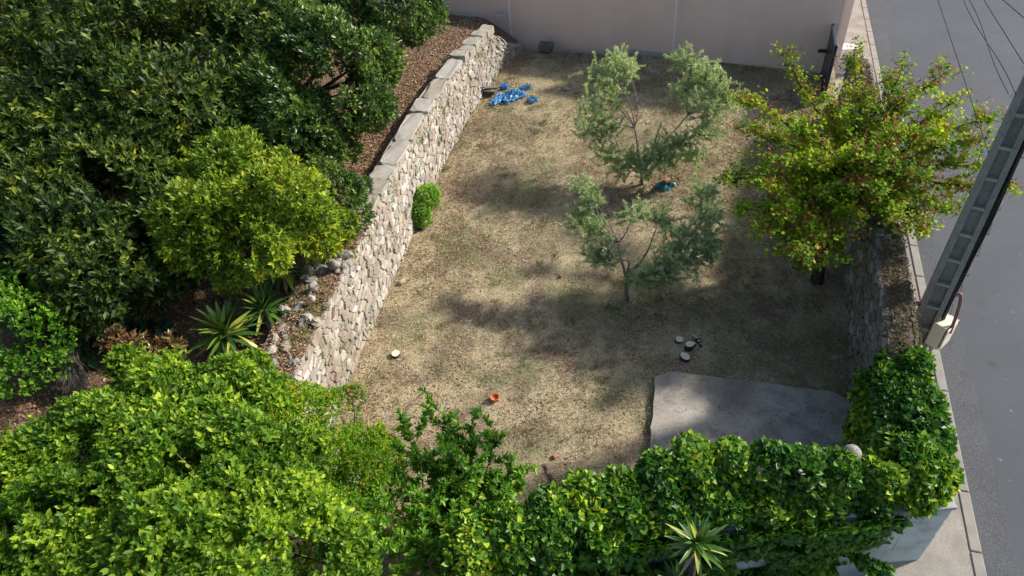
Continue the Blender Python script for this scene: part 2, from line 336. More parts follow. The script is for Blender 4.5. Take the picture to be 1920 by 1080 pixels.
# ------------------------------------------------------------------ street
KD = nrm(np.array([.353, 1.0])); K0 = np.array([6.12, 3.95]); KN = np.array([KD[1], -KD[0]])      # kerb line and its street-side normal
def strip(name, o0, o1, s0, s1, z0, z1, mat, n=60, m=6, amp=0.0):
    mb = MB(); S = np.linspace(s0, s1, n); O = np.linspace(0, 1, m)
    for s in S:
        for t in O:
            q = K0 + KD*s + KN*(o0 + (o1-o0)*t); mb.v.append((q[0], q[1], z0 + (z1-z0)*t + amp*math.sin(s*1.3)*math.sin(t*3)))
    for i in range(n-1):
        for j in range(m-1): a = i*m+j; mb.f.append((a, a+1, a+m+1, a+m))
    return mb
struct(strip('road', -.05, 11, -20, 60, -.13, -.05, 'asphalt', 80, 12).build('road', M_['asphalt']), 'grey asphalt street')
o = strip('gutter', .0, .5, -20, 60, -.124, -.118, 'gutter_asphalt').build('gutter_strip', M_['gutter_asphalt']); struct(o, 'gritty asphalt along the kerb')
pvm = strip('pavement', -1.33, -.16, -20, 26, .0, .0, 'pavement', 80, 8); nv_ = len(pvm.v)
for i in range(80): x_, y_, _ = pvm.v[i*8]; pvm.v.append((x_, y_, -.9))
pvm.f += [(nv_+i, i*8, (i+1)*8, nv_+i+1) for i in range(79)]
pav = pvm.build('pavement', M_['pavement']); struct(pav, 'pale concrete pavement beside the street')
mb = MB().box((0, 0, -.12), (.155, .985, .26), bev=.012); kme = mb.mesh('kerbstone'); kme.materials.append(M_['kerb'])
ka = math.atan2(-KD[0], KD[1])
for i in range(28):
    q = K0 + KD*(-3.0 + i*1.0) - KN*.08
    o = bpy.data.objects.new('kerbstone', kme); COL.objects.link(o); o.parent = pav
    o.location = (q[0], q[1], .012 + random.uniform(-.004, .004)); o.rotation_euler = (0, random.uniform(-.01, .01), ka)

# ------------------------------------------------------------------ rubble masonry
def voronoi_cells(w, h, su, sv):
    pts = []; nv = max(1, int(round(h/sv))); nu = max(1, int(round(w/su)))
    for j in range(-1, nv+1):
        for i in range(-1, nu+1):
            if random.random() < .24: continue
            if random.random() < .22: pts.append(((i+random.random())*w/nu, (j+random.random())*h/nv))
            pts.append(((i+.5+.5*(j % 2)+random.uniform(-.48, .48))*w/nu, (j+.5+random.uniform(-.4, .4))*h/nv))
    pts = np.array(pts); k = su/sv; q = pts*np.array([1, k]); out = []
    for i, c in enumerate(q):
        if not (0 < pts[i, 0] < w and 0 < pts[i, 1] < h): continue
        d = np.linalg.norm(q-c, axis=1); nb = np.argsort(d)[1:15]
        poly = [c + np.array(a)*su*1.15 for a in ((-1, -1), (1, -1), (1, 1), (-1, 1))]
        for j in nb:
            n = q[j]-c; mid = (q[j]+c)/2; new = []
            for a in range(len(poly)):
                p0, p1 = poly[a], poly[(a+1) % len(poly)]; d0, d1 = (p0-mid)@n, (p1-mid)@n
                if d0 <= 0: new.append(p0)
                if d0*d1 < 0: new.append(p0 + (p1-p0)*d0/(d0-d1))
            poly = new
            if len(poly) < 3: break
        if len(poly) >= 3:
            P = np.array(poly)/np.array([1, k]); P[:, 0] = np.clip(P[:, 0], 0, w); P[:, 1] = np.clip(P[:, 1], 0, h); out.append(P)
    return out
def stone_shape(P, S, proud, gap=.006, sink=.03):
    """one stone of a wall face: cell outline P in (along, up); S(u, v, d) puts it on the wall"""
    keep = [P[0]]
    for a in P[1:]:
        if np.linalg.norm(a-keep[-1]) > .02: keep.append(a)
    P = np.array(keep); gap = gap*random.uniform(.6, 2.6); c = P.mean(0); r = np.linalg.norm(P-c, axis=1).mean(); n = len(P)
    if n < 3 or r < .02: return None
    # cut the corners so that the stones look worn
    Q = []
    for i in range(n):
        a, b = P[i], P[(i+1) % n]; Q += [a*.87+b*.13, a*.13+b*.87]
    Q = np.array(Q); n = len(Q)
    if n > 10: Q = Q[::2] if n > 16 else Q; n = len(Q)
    vs = []
    for sc, d in ((1-gap/r, -sink), (1-gap/r-.01, proud*.5), (.84, proud)):
        for a in Q:
            b = c + (a-c)*sc; vs.append(S(b[0], b[1], d*(1 + random.uniform(-.15, .15))))
    vs.append(S(c[0], c[1], proud*1.12))
    fs = [(k*n+i, k*n+(i+1) % n, (k+1)*n+(i+1) % n, (k+1)*n+i) for k in range(2) for i in range(n)]
    fs += [(2*n+i, 2*n+(i+1) % n, 3*n) for i in range(n)]
    return vs, fs
def masonry(parent, w, h, su, sv, S, mats, weights, nsingle, proud=(.02, .06), vis=None, name='stone', rest='rubble'):
    cells = voronoi_cells(w, h, su, sv); sh = []
    for P in cells:
        r = stone_shape(P, S, random.uniform(*proud))
        if r:
            c = P.mean(0); x, y = P[:, 0], P[:, 1]; area = .5*abs(np.dot(x, np.roll(y, 1))-np.dot(y, np.roll(x, 1)))
            sh.append((area*(vis(c) if vis else 1), r))
    sh.sort(key=lambda a: -a[0]); rest_mb = [MB() for _ in mats]
    for i, (a, (vs, fs)) in enumerate(sh):
        k = random.choices(range(len(mats)), weights)[0]
        if i < nsingle and a > 0: b = MB(); b.add(vs, fs); b.build(name, mats[k], parent, smooth=False)
        else: rest_mb[k].add(vs, fs)
    b = MB(); me_m = []; mi = []
    for k, r in enumerate(rest_mb):
        b.add(r.v, r.f); mi += [k]*len(r.f)
    if b.v:
        o = b.build(rest, None, parent, stuff=True)
        for mt in mats: o.data.materials.append(mt)
        if len(o.data.polygons) == len(mi): o.data.polygons.foreach_set('material_index', mi)

# --- stone wall between terrace and lawn
def lw_top(s): return 1.84 - .6*(1-smooth(2.6, 4.2, s)) - .10*smooth(LWLEN-4.5, LWLEN-2.6, s) - .95*smooth(LWLEN-1.7, LWLEN-.1, s) - .06*(1-smooth(6, 8.6, s))
sw = thing('stone_wall', 'long sunlit rubble stone wall holding up the leafy terrace', 'wall', (-2.2, 13.1, 0))
mb = MB(); SS = np.linspace(0, LWLEN, 70); pp, tt = polyline(LW, SS)
for s, q, t in zip(SS, pp, tt):
    n_ = np.array([t[1], -t[0]]); zt = float(lw_top(np.array(s)))-.03
    th = .55 + .25*(1-float(smooth(6.5, 9.5, np.array(s))))
    for off, z in ((0, -.3), (-.03, zt), (-th, zt), (-th, -.3)): mb.v.append((q[0]+n_[0]*off, q[1]+n_[1]*off, z))
for i in range(len(SS)-1):
    for k in range(3): a = i*4+k; mb.f.append((a, a+4, a+5, a+1))
mb.f += [(0, 1, 2, 3), tuple(len(mb.v)-4+k for k in (3, 2, 1, 0))]
mb.build('mortar_core', M_['mortar'], sw)
def S_left(u, v, d):
    q, t = polyline(LW, np.array(u)); n_ = np.array([t[1], -t[0]]); zt = float(lw_top(np.array(u))); g = float(GZ(q[0], q[1]))-.05
    z = g + v/1.84*(zt-g); off = d - .03*v/1.84; return (q[0]+n_[0]*off, q[1]+n_[1]*off, z)
random.seed(3)
masonry(sw, LWLEN, 1.84, .175, .125, S_left, STONES, [4, 3, 2.6, 2.2, 2], 290, (.004, .05), vis=lambda c: (1.0 if c[0] > 5.4 else 0)*(1.9-.085*c[0]))
# coping slabs, then squared blocks at the far end
random.seed(11); s = 8.9; i = 0
while s < LWLEN-1.75:
    far = s > LWLEN-4.6; L = random.uniform(.3, .62) if far else random.uniform(.5, 1.3); wd = random.uniform(.34, .46) if far else random.uniform(.36, .48)
    hgt = random.uniform(.12, .19) if far else random.uniform(.025, .06)
    q, t = polyline(LW, np.array(s+L/2)); n_ = np.array([t[1], -t[0]]); off = -(.05+wd/2) + random.uniform(-.03, .03); zt = float(lw_top(np.array(s)))
    nn = 18; b = MB(); ang = math.atan2(t[1], t[0]) + random.uniform(-.05, .05); ca, sa = math.cos(ang), math.sin(ang)
    for z, sc in ((-.06, .98), (hgt*.7, 1.0), (hgt, .965)):
        for k in range(nn):
            th = 2*math.pi*(k+.5)/nn; e = (abs(math.cos(th))**14+abs(math.sin(th))**14)**(-1/14); rr = e*sc*(1+.03*math.sin(k*1.7+i*1.9)+random.uniform(-.025, .03))
            x, y = math.cos(th)*rr*L/2, math.sin(th)*rr*wd/2
            b.v.append((q[0]+n_[0]*off+x*ca-y*sa, q[1]+n_[1]*off+x*sa+y*ca, zt+z+.012*math.sin(k+i)))
    b.f = [(r*nn+k, r*nn+(k+1) % nn, (r+1)*nn+(k+1) % nn, (r+1)*nn+k) for r in range(2) for k in range(nn)] + [tuple(2*nn+k for k in range(nn))]
    b.build('coping_stone', M_['cap_moss'] if (far or random.random() < .3) else M_['cap'], sw); s += L + (.004 if not far else .012); i += 1
def boulder(r, seed, flat=.75, n1=7, n2=5):
    rr = random.Random(seed); vs = [(0, 0, -r*flat)]; k = [rr.uniform(0, 6) for _ in range(4)]
    for j in range(1, n2):
        ph = -math.pi/2 + math.pi*j/n2
        for i in range(n1):
            th = 2*math.pi*i/n1 + .3*j; q = r*(1+.16*math.sin(2*th+k[0])+.1*math.sin(3*th+k[1]+ph*2)+rr.uniform(-.06, .06))
            vs.append((q*math.cos(ph)*math.cos(th)*(1.18), q*math.cos(ph)*math.sin(th)*.86, q*math.sin(ph)*flat))
    vs.append((0, 0, r*flat)); fs = [(0, 1+(i+1) % n1, 1+i) for i in range(n1)]
    fs += [(1+j*n1+i, 1+j*n1+(i+1) % n1, 1+(j+1)*n1+(i+1) % n1, 1+(j+1)*n1+i) for j in range(n2-2) for i in range(n1)]
    fs += [(1+(n2-2)*n1+i, 1+(n2-2)*n1+(i+1) % n1, len(vs)-1) for i in range(n1)]
    return vs, fs
def place_mesh(vs, loc, rz=0.0, tilt=(0, 0)):
    M = Matrix.Rotation(rz, 3, 'Z') @ Matrix.Rotation(tilt[0], 3, 'X') @ Matrix.Rotation(tilt[1], 3, 'Y'); return [Vector(loc) + M @ Vector(v) for v in vs]
TOPST = [STONES[3], STONES[4], STONES[0], simple('stone_slate', [(.20, .19, .18), (.31, .30, .29)], 7, .9, .5, fine=(25, (.15, .14, .13)))]
random.seed(5)
for i in range(105):     # loose rubble on the broken near top of the wall
    s = random.uniform(4.2, 9.0); q, t = polyline(LW, np.array(s)); n_ = np.array([t[1], -t[0]]); off = -random.uniform(.03, .74 if s < 7.6 else .5)
    r = random.choice((.04, .055, .07, .09, .13)); vs, fs = boulder(r, i, random.uniform(.35, .7), 7, 4)
    b = MB(); b.add(place_mesh(vs, (q[0]+n_[0]*off, q[1]+n_[1]*off, float(lw_top(np.array(s))) + r*.1), random.uniform(0, 6), (random.gauss(0, .25), random.gauss(0, .25))), fs)
    b.build('top_stone', TOPST[random.choices(range(4), [4, 3, 1, 3])[0]], sw, smooth=False)
for k, (px, r, lab) in enumerate((((-3.19, 9.92, 1.95), .11, 'round grey boulder on the wall top under the golden shrub'), ((-3.49, 9.42, 1.93), .075, 'small grey boulder on the wall top above the yuccas'), ((-3.46, 9.07, 1.93), .07, 'small white rounded stone perched on the broken wall top'))):
    vs, fs = boulder(r, 50+k, .9, 10, 7); b = MB(); b.add(place_mesh(vs, px, k), fs); tag(b.build('boulder', [STONES[3], STONES[3], STONES[2]][k], None, True), lab, 'stone')

# --- street wall (shaded inner face), its top dry and mossy
def rw_h(s): return 2.0 - .55*(1-float(smooth(.9, 2.6, s))) + .05*math.sin(s*1.7) + .04*math.sin(s*4.1+1)
rw = thing('street_wall', 'old mossy stone wall between the plot and the pavement', 'wall', (6.3, 9.0, 0)); RTH = .42
mb = MB(); NR = np.array([-RWD[1], RWD[0]]); n = 50; RWE = 11.85
for s in np.linspace(0, RWE, n):
    q = RW0 + RWD*s; zt = rw_h(s)-.05
    for off, z in ((0, -.3), (-.02, zt), (-RTH, zt), (-RTH, -.3)): mb.v.append((q[0]+NR[0]*off, q[1]+NR[1]*off, z))
for i in range(n-1):
    for k in range(3): a = i*4+k; mb.f.append((a, a+1, a+5, a+4))
mb.f += [(3, 2, 1, 0), tuple(4*(n-1)+k for k in range(4))]
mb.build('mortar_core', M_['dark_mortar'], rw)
def S_right(u, v, d):
    q = RW0 + RWD*(RWE-u); zt = rw_h(RWE-u)-.03; off = d-.02*v/2; return (q[0]+NR[0]*off, q[1]+NR[1]*off, -.1+v/2*(zt+.1))
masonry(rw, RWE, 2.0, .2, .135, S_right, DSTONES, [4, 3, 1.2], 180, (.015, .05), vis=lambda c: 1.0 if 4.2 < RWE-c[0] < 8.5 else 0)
def S_street(u, v, d):
    q = RW0 + RWD*u; off = -RTH-d; return (q[0]+NR[0]*off, q[1]+NR[1]*off, -.1+v/2*(rw_h(u)+.07))
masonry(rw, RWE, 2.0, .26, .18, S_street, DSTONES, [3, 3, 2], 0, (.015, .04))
random.seed(8)
for i in range(190):
    s = random.uniform(.5, 10.8); off = -random.uniform(.02, RTH-.02); q = RW0+RWD*s+NR*off; r = random.uniform(.035, .085); vs, fs = boulder(r, 300+i, .5, 7, 4)
    b = MB(); b.add(place_mesh(vs, (q[0], q[1], rw_h(s)-.045), random.uniform(0, 6)), fs)
    b.build('top_stone', DSTONES[random.choices(range(3), [3, 3, 1.0])[0]], rw, smooth=False)

# --- front wall under the ivy, pale render with course joints
fw = thing('front_wall', 'pale rendered block wall under the ivy at the street corner', 'wall', (2, 4.3, 0))
FWY = 4.45
MB().box((2.3, FWY+.24, .22), (6.0, .40, 2.24)).build('wall_core', M_['render_grey'], fw)
zc = -.70
for j in range(6):
    hh = .355
    for i in range(6):
        x0 = 5.39 - (i+1)*1.0 + (.5 if j % 2 else 0); x1 = min(5.39, x0+.994)
        if x1-x0 < .1: continue
        MB().box(((x0+x1)/2, FWY+.005, zc+hh/2), (x1-x0, .06, hh-.006), bev=.004).build('wall_block', M_['wall_white'], fw)
    zc += hh
MB().box((4.85, FWY+.22, 1.42), (1.12, .54, .07), bev=.008).build('coping', M_['render_grey'], fw)

# --- pink rendered wall at the far end, its pillar, the metal gate
pw = thing('pink_wall', 'tall smooth pink rendered wall closing the far end', 'wall', (5.5, 19.7, .5))
pa = math.atan2(PKD[1], PKD[0]); PH = 3.2
def on_pink(t, d=0.0): return PK0 + PKD*t + PKN*d
def pink_box(t0, t1, d0, d1, z0, z1, name, mat, parent, bev=0.0):
    q = on_pink((t0+t1)/2, (d0+d1)/2); return MB().box((q[0], q[1], (z0+z1)/2), (t1-t0, d1-d0, z1-z0), pa, bev=bev).build(name, mat, parent)
PJ = [-30, -24, -18, -12, -6.6, -1.47, 3.72, 8.05]
for a, b in zip(PJ[:-1], PJ[1:]): pink_box(a+.006, b-.006, -.25, 0, -.2, PH if a > 3 else 2.45, 'render_panel', M_['pink'], pw)
for a in PJ[1:-1]: pink_box(a-.03, a+.03, .001, .012, -.2, 2.4, 'joint_strip', M_['seam'], pw)
pink_box(-30, 8.05, -.32, -.262, -.2, 2.4, 'backing', M_['render_grey'], pw)
pink_box(2.45, 3.62, .003, .05, -.1, .74, 'plinth', M_['render_grey'], pw, .01)
pink_box(4.7, 7.6, .003, .035, -.1, .60, 'plinth', M_['render_grey'], pw, .01)
pa0, pb0 = np.array((9.20, 18.40, 0.30)[:2]), np.array((9.62, 18.07, 0.30)[:2])
gp = thing('gate_pillar', 'square pink rendered pillar beside the dark gate', 'pillar', (pa0[0], pa0[1], 0)); pd = np.array([.943, -.334]); pb0 = pa0 + pd*.56; pn = np.array([-pd[1], pd[0]]); pl = np.linalg.norm(pb0-pa0)
q = (pa0+pb0)/2 + pn*.16; MB().box((q[0], q[1], 1.55), (pl, .32, 3.5), math.atan2(pd[1], pd[0])).build('shaft', M_['pink_light'], gp)
# the same pink wall goes on along the street
q0 = pb0 + pn*.33 - pd*.06; q1 = q0 + KD*9
mb = MB(); wv = np.array([-KD[1], KD[0]])*.22
mb.add([(q0[0], q0[1], -.2), (q1[0], q1[1], -.2), (q1[0]+wv[0], q1[1]+wv[1], -.2), (q0[0]+wv[0], q0[1]+wv[1], -.2)] + [(q0[0], q0[1], 3.2), (q1[0], q1[1], 3.2), (q1[0]+wv[0], q1[1]+wv[1], 3.2), (q0[0]+wv[0], q0[1]+wv[1], 3.2)],
       [(0, 1, 5, 4), (1, 2, 6, 5), (2, 3, 7, 6), (3, 0, 4, 7), (4, 5, 6, 7)]); tag(mb.build('pink_street_wall', M_['pink']), 'pink rendered wall running on along the street behind the pillar', 'wall')
# gate leaf standing in the line of the street wall
g0 = pa0 - pn*.02 + pd*.10; g1 = g0 - RWD*2.0; gt = thing('metal_gate', 'dark sheet metal gate leaf beside the pink pillar', 'gate', (g0[0], g0[1], .2))
ga = math.atan2((g1-g0)[1], (g1-g0)[0]); gc = (g0+g1)/2
gpan = MB().box((gc[0], gc[1], 1.1), (1.9, .035, 1.68), ga).build('panel', M_['gate'], gt)
MB().box((gc[0], gc[1], 1.97), (2.0, .07, .06), ga, bev=.008).build('top_rail', M_['gate_rail'], gt)
MB().box((gc[0], gc[1], .24), (2.0, .06, .06), ga, bev=.008).build('bottom_rail', M_['gate_rail'], gt)
for q in (g0, g1): MB().box((q[0], q[1], 1.12), (.07, .075, 1.9), ga, bev=.008).build('stile', M_['gate_rail'], gt)
q = g0 + pn*.02 - pd*.06; MB().tube([(q[0], q[1], 1.75), (q[0], q[1], 2.2)], .045, 8).build('hinge_post', M_['gate'], gt)
q = g0*.62 + g1*.38 - pd*.14; MB().box((q[0], q[1], 1.35), (.22, .08, .08), ga+1.57, bev=.01).build('latch', M_['gate'], gpan)
wp = (10.33, 18.99, 0.75); wb = thing('utility_cabinet', 'low white cabinet standing on the pavement behind the pillar', 'cabinet', (wp[0], wp[1], 0)); a_ = math.atan2(pd[1], pd[0])
wbody = MB().box((wp[0], wp[1], .36), (.50, .34, .72), a_, bev=.012).build('body', M_['white_paint'], wb)
MB().box((wp[0], wp[1], .745), (.56, .40, .045), a_, bev=.01).build('lid', M_['white_paint'], wb)
MB().box((wp[0]-.0, wp[1]-.175, .36), (.42, .012, .58), a_).build('door', M_['grey_pipe'], wbody)

# --- concrete slab
sl = [(2.41, 8.14, 0.06)[:2], (2.76, 8.22, 0.06)[:2], (3.98, 7.84, 0.06)[:2], (5.34, 7.43, 0.06)[:2], (5.55, 7.21, 0.06)[:2], (5.25, 5.6), (4.6, 4.75), (1.45, 4.75), (1.94, 6.45, 0.06)[:2]]
def slab_mesh():
    from mathutils.geometry import delaunay_2d_cdt
    edge = []
    for i in range(len(sl)):
        a, b = np.array(sl[i]), np.array(sl[(i+1) % len(sl)]); m = max(1, int(np.linalg.norm(b-a)/.12))
        for k in range(m): edge.append(a+(b-a)*k/m + (rng.normal(size=2)*.008 if k else 0))
    b = MB(); n = len(edge); c = np.mean(edge, 0)
    for z, s in ((-.2, 1.0), (.085, 1.0), (.10, .994)):
        for e in edge: q = c+(e-c)*s; b.v.append((q[0], q[1], z))
    b.f = [(k*n+(i+1) % n, k*n+i, (k+1)*n+i, (k+1)*n+(i+1) % n) for k in range(2) for i in range(n)] + [tuple(2*n+i for i in range(n))[::-1]]
    return b
sb = slab_mesh().build('concrete_slab', M_['slab']); sb.data.update(); struct(sb, 'weathered concrete slab in the corner of the plot')
import bmesh
bm_ = bmesh.new(); bm_.from_mesh(sb.data); bmesh.ops.recalc_face_normals(bm_, faces=bm_.faces); bm_.to_mesh(sb.data); bm_.free()

# ------------------------------------------------------------------ utility pole, cables, meter box
PB = Vector((6.93, 8.0, 0)); pole = thing('utility_pole', 'tall ladder-patterned concrete utility pole beside the street wall', 'pole', PB)
prz = math.radians(-33); PM = Matrix.Rotation(prz, 3, 'Z'); PHT = 9.0
def pw_(z): return .365 - .016*z, .27 - .010*z       # face width, depth
def pp_(x, y, z): return PB + PM @ Vector((x, y, 0)) + Vector((0, 0, z))
mb = MB()
for sx in (-1, 1):      # two flanges
    vs = []
    for z in (-.3, PHT):
        w_, d_ = pw_(z)
        vs += [pp_(sx*w_/2, -d_/2, z), pp_(sx*(w_/2-.075), -d_/2, z), pp_(sx*(w_/2-.10), d_/2, z), pp_(sx*w_/2, d_/2, z)]
    fs = [(0, 1, 5, 4), (1, 2, 6, 5), (2, 3, 7, 6), (3, 0, 4, 7), (4, 5, 6, 7)]
    mb.add(vs, fs)
vs = []
for z in (-.3, PHT):
    w_, d_ = pw_(z); vs += [pp_(-w_/2+.07, -.03, z), pp_(w_/2-.07, -.03, z), pp_(w_/2-.07, .03, z), pp_(-w_/2+.07, .03, z)]
mb.add(vs, [(0, 1, 5, 4), (1, 2, 6, 5), (2, 3, 7, 6), (3, 0, 4, 7), (4, 5, 6, 7)])
mb.build('post', M_['concrete_pole'], pole)
z = .45
while z < PHT:
    w_, d_ = pw_(z); q = pp_(0, -.03-(d_/2-.03)/2, z); MB().box(q, (w_-.14, d_/2-.035, .045), prz).build('rung', M_['pole_rib'], pole); z += .5
# black cable bundle down the street side of the pole
random.seed(4)
for k in range(5):
    path = [pp_(pw_(z)[0]/2+.03+.035*(k % 2)+.012*math.sin(z*2.1+k), -.06+.035*k+.012*math.sin(z*3+k*2), z) for z in np.linspace(1.0, PHT-.4, 30)]
    MB().tube(path, .02, 6).build('feeder_cable', M_['black_rubber'], pole, True)
for z in np.arange(1.4, 8.6, .42):
    w_, d_ = pw_(z); a = random.uniform(-.05, .05); MB().tube([pp_(w_/2-.01, -.10, z), pp_(w_/2+.11, -.09, z+a), pp_(w_/2+.12, .12, z-a), pp_(w_/2, .13, z)], .006, 5).build('cable_tie', M_['black_rubber'], pole)
def cond(pts): return MB().tube([Vector(p) for p in pts], .028, 8)
def arc(a, b, c_, n=10): return [(1-t)**2*Vector(a) + 2*t*(1-t)*Vector(c_) + t*t*Vector(b) for t in np.linspace(0, 1, n)]
for dx in (0, .05):
    cond(arc(pp_(-.16, -.02+dx, 1.35), pp_(-.30, -.1+dx, .35), pp_(-.42-dx, -.1, 1.5))[::1] + [pp_(-.30, -.1+dx, .02)]).build('red_conduit', M_['red_conduit'], pole, True)
cb0 = Vector((7.14, 7.79, 0.95)); mbx = thing('meter_box', 'open cream meter box on the street side of the pole', 'meter box', (cb0.x, cb0.y, .6)); brz = math.radians(28)
def bl(x, y, z): return cb0 + Matrix.Rotation(brz, 3, 'Z') @ Vector((x, y, z))
for nme, c, sz in (('back_panel', (0, .10, 0), (.36, .02, .50)), ('side_panel', (-.17, 0, 0), (.02, .19, .50)), ('side_panel', (.17, 0, 0), (.02, .19, .50)), ('top_panel', (0, 0, .24), (.318, .19, .02)), ('bottom_panel', (0, 0, -.24), (.318, .19, .02))):
    pnl = MB().box(bl(*c), sz, brz, bev=.003).build(nme, M_['box_cream'], mbx)
    if nme == 'back_panel': bpan = pnl
MB().box(bl(.02, .06, -.1), (.1, .05, .12), brz, bev=.004).build('terminal_block', M_['terracotta'], bpan)
MB().box(bl(-.02, -.115, .0), (.30, .02, .46), brz+.12, bev=.003).build('cover', M_['box_cream'], mbx)
MB().tube([bl(-.1, 0, -.25), bl(-.12, 0, -.95)], .035, 8).build('conduit_pipe', M_['grey_pipe'], mbx, True)
o = cond(arc(pp_(.22, -.05, 1.75), bl(-.06, -.13, .12), bl(.16, .0, 1.0), 14)).build('red_conduit', M_['red_conduit'], mbx, True)
# overhead cables along the street
def cable(name_px, z0, label, r=.012, twin=0.0):
    pass
for (a0, zz, b_, lab, tw) in ((4.3, 4.35, (8.32, 12.62, 4.60), 'lowest overhead cable running along the street from the pole', 0), (5.15, 5.1, (7.81, 11.12, 5.20), 'twisted twin overhead cable clamped to the pole', .02),
                             (5.55, 5.5, (7.47, 10.24, 5.55), 'thin overhead cable above the twisted twin cable', 0), (6.0, 5.95, (6.94, 9.15, 6.00), 'rightmost overhead cable over the street', 0)):
    A_ = pp_(-.16, 0, a0); B_ = Vector(b_); dv = (B_-A_); dv2 = Vector((dv.x, dv.y, 0)).normalized(); dist = Vector((dv.x, dv.y, 0)).length; mb = MB()
    for side in ((-1, 1) if tw else (0,)):
        pts = []
        for t in np.concatenate([np.linspace(0, 1, 25), np.linspace(1.1, 9, 60)]):
            p_ = A_ + dv2*dist*t; p_.z = A_.z + (B_.z-A_.z)*t if t <= 1 else B_.z - .12*(t-1)*(1-(t-1)/9) + .0
            w_ = side*tw*math.sin(t*dist*1.4+.6); p_ += Vector((dv2.y, -dv2.x, 0))*w_*2 + Vector((0, 0, side*tw*math.cos(t*dist*1.4)))
            pts.append(p_)
        mb.tube(pts, .0065 if not tw else .006, 5)
    tag(mb.build('overhead_cable', M_['black_rubber'], None, True), lab, 'cable', 'overhead cables')
    MB().box(pp_(-.20, -.02, a0+.02), (.05, .04, .05), prz, bev=.008).build('cable_clamp', M_['white_paint'], pole)

# ------------------------------------------------------------------ grass and leaf litter
def in_plot(n):
    s = rng.random(n); t = rng.random(n); L = LWLEN
    P = PLOTL; LL = np.linalg.norm(np.diff(P, axis=0), axis=1).sum(); a = polyline(P, s*LL)[0]; b = RW0[None] + RWD[None]*(s*RWL)[:, None]
    return a*(1-t)[:, None] + b*t[:, None]
def slab_mask(xy):
    c = np.array(sl); x, y = xy[:, 0], xy[:, 1]; ins = np.zeros(len(xy), bool); j = len(c)-1
    for i in range(len(c)):
        ins ^= ((c[i, 1] > y) != (c[j, 1] > y)) & (x < (c[j, 0]-c[i, 0])*(y-c[i, 1])/(c[j, 1]-c[i, 1]+1e-9)+c[i, 0]); j = i
    return ins
n = 210000; xy = in_plot(n); P = np.column_stack([xy, GZ(xy[:, 0], xy[:, 1])])
dens = .5 + .5*wob(P, 1.1, 4) + .35*wob(P, 3.7, 1); keep = (rng.random(n) < np.clip(.35+.65*dens, .12, 1)) & ~slab_mask(xy); P = P[keep]; n = len(P)
D = nrm(np.column_stack([rng.normal(size=(n, 2)), np.abs(rng.normal(size=n))*.55+.05])); N = nrm(rng.normal(size=(n, 3))+np.array([0, 0, .8]))
t = .5 + .30*wob(P, .9, 2) + .2*wob(P, 3.1, 2) + rng.normal(size=n)*.22
o = link('dry_grass', leaf_mesh('dry_grass', P, D, N, rng.uniform(.04, .12, n), rng.uniform(.005, .010, n), t), M_['grass'], stuff=True); tag(o, 'short straw-coloured grass over the walled plot', 'grass')
def scatter(name, label, cat, P, L, W, mat, tint, upz=.4):
    n = len(P); D = nrm(np.column_stack([rng.normal(size=(n, 2)), np.abs(rng.normal(size=n))*upz+.05])); N = nrm(rng.normal(size=(n, 3))+np.array([0, 0, .8]))
    return tag(link(name, leaf_mesh(name, P, D, N, rng.uniform(*L, n), rng.uniform(*W, n), tint), M_[mat], stuff=True), label, cat)
c_ = in_plot(520); c_ = c_[~slab_mask(c_)]; k_ = rng.integers(15, 60, len(c_)); xy = np.repeat(c_, k_, 0) + rng.normal(size=(k_.sum(), 2))*np.repeat(rng.uniform(.03, .12, len(c_)), k_)[:, None]
E_ = []
for i in range(len(sl)):
    a, b = np.array(sl[i]), np.array(sl[(i+1) % len(sl)]); E_.append(a + (b-a)*rng.random((int(np.linalg.norm(b-a)*140), 1)) + rng.normal(size=(int(np.linalg.norm(b-a)*140), 2))*.05)
xy = np.concatenate([xy] + E_); scatter('grass_tufts', 'green and straw grass tufts dotted over the lawn', 'grass', np.column_stack([xy, GZ(xy[:, 0], xy[:, 1])]), (.06, .15), (.005, .01), 'tuft', np.clip(.5+.6*wob(np.column_stack([xy, 0*xy[:, 0]]), 1.5, 8)+rng.normal(size=len(xy))*.2, 0, 1), 1.0)
s_ = rng.uniform(.8, 11.5, 9000); xy = RW0 + RWD*s_[:, None] - NR*0 + NR*(-rng.uniform(-.03, RTH+.02, 9000))[:, None]
scatter('street_wall_litter', 'dry grass and dead ivy on the street wall top', 'dead leaves', np.column_stack([xy, 1.99 - .55*(1-smooth(.9, 2.6, s_)) + rng.uniform(-.03, .05, 9000)]), (.04, .12), (.006, .02), 'leaf_litter', rng.beta(1.6, 3.4, 9000)*.55, .5)
s_ = rng.uniform(1.5, 11.0, 1400); xy = RW0 + RWD*s_[:, None] + NR*(-rng.uniform(0, RTH, 1400))[:, None]
scatter('street_wall_weeds', 'small green weeds and moss on the street wall top', 'weeds', np.column_stack([xy, 2.0 - .55*(1-smooth(.9, 2.6, s_)) + rng.uniform(-.02, .05, 1400)]), (.03, .08), (.012, .025), 'weed', rng.random(1400)*.4, .6)
n = 90000; xy = in_plot(n); P = np.column_stack([xy, GZ(xy[:, 0], xy[:, 1])+.015]); pr_ = np.clip(.14 + .6*wob(P, .8, 6) + .5*(1-smooth(.15, 1.6, xy[:, 0] - np.interp(xy[:, 1], LW[:, 1], LW[:, 0]))) + .35*wob(P, 2.6, 1) + .55*smooth(15, 20, u_of(xy[:, 0], xy[:, 1])), .04, 1)
keep = (rng.random(n) < pr_) & ~slab_mask(xy); P = P[keep]; n = len(P)
D = nrm(np.column_stack([rng.normal(size=(n, 2)), rng.normal(size=n)*.25])); N = nrm(rng.normal(size=(n, 3))*.35+np.array([0, 0, 1.]))
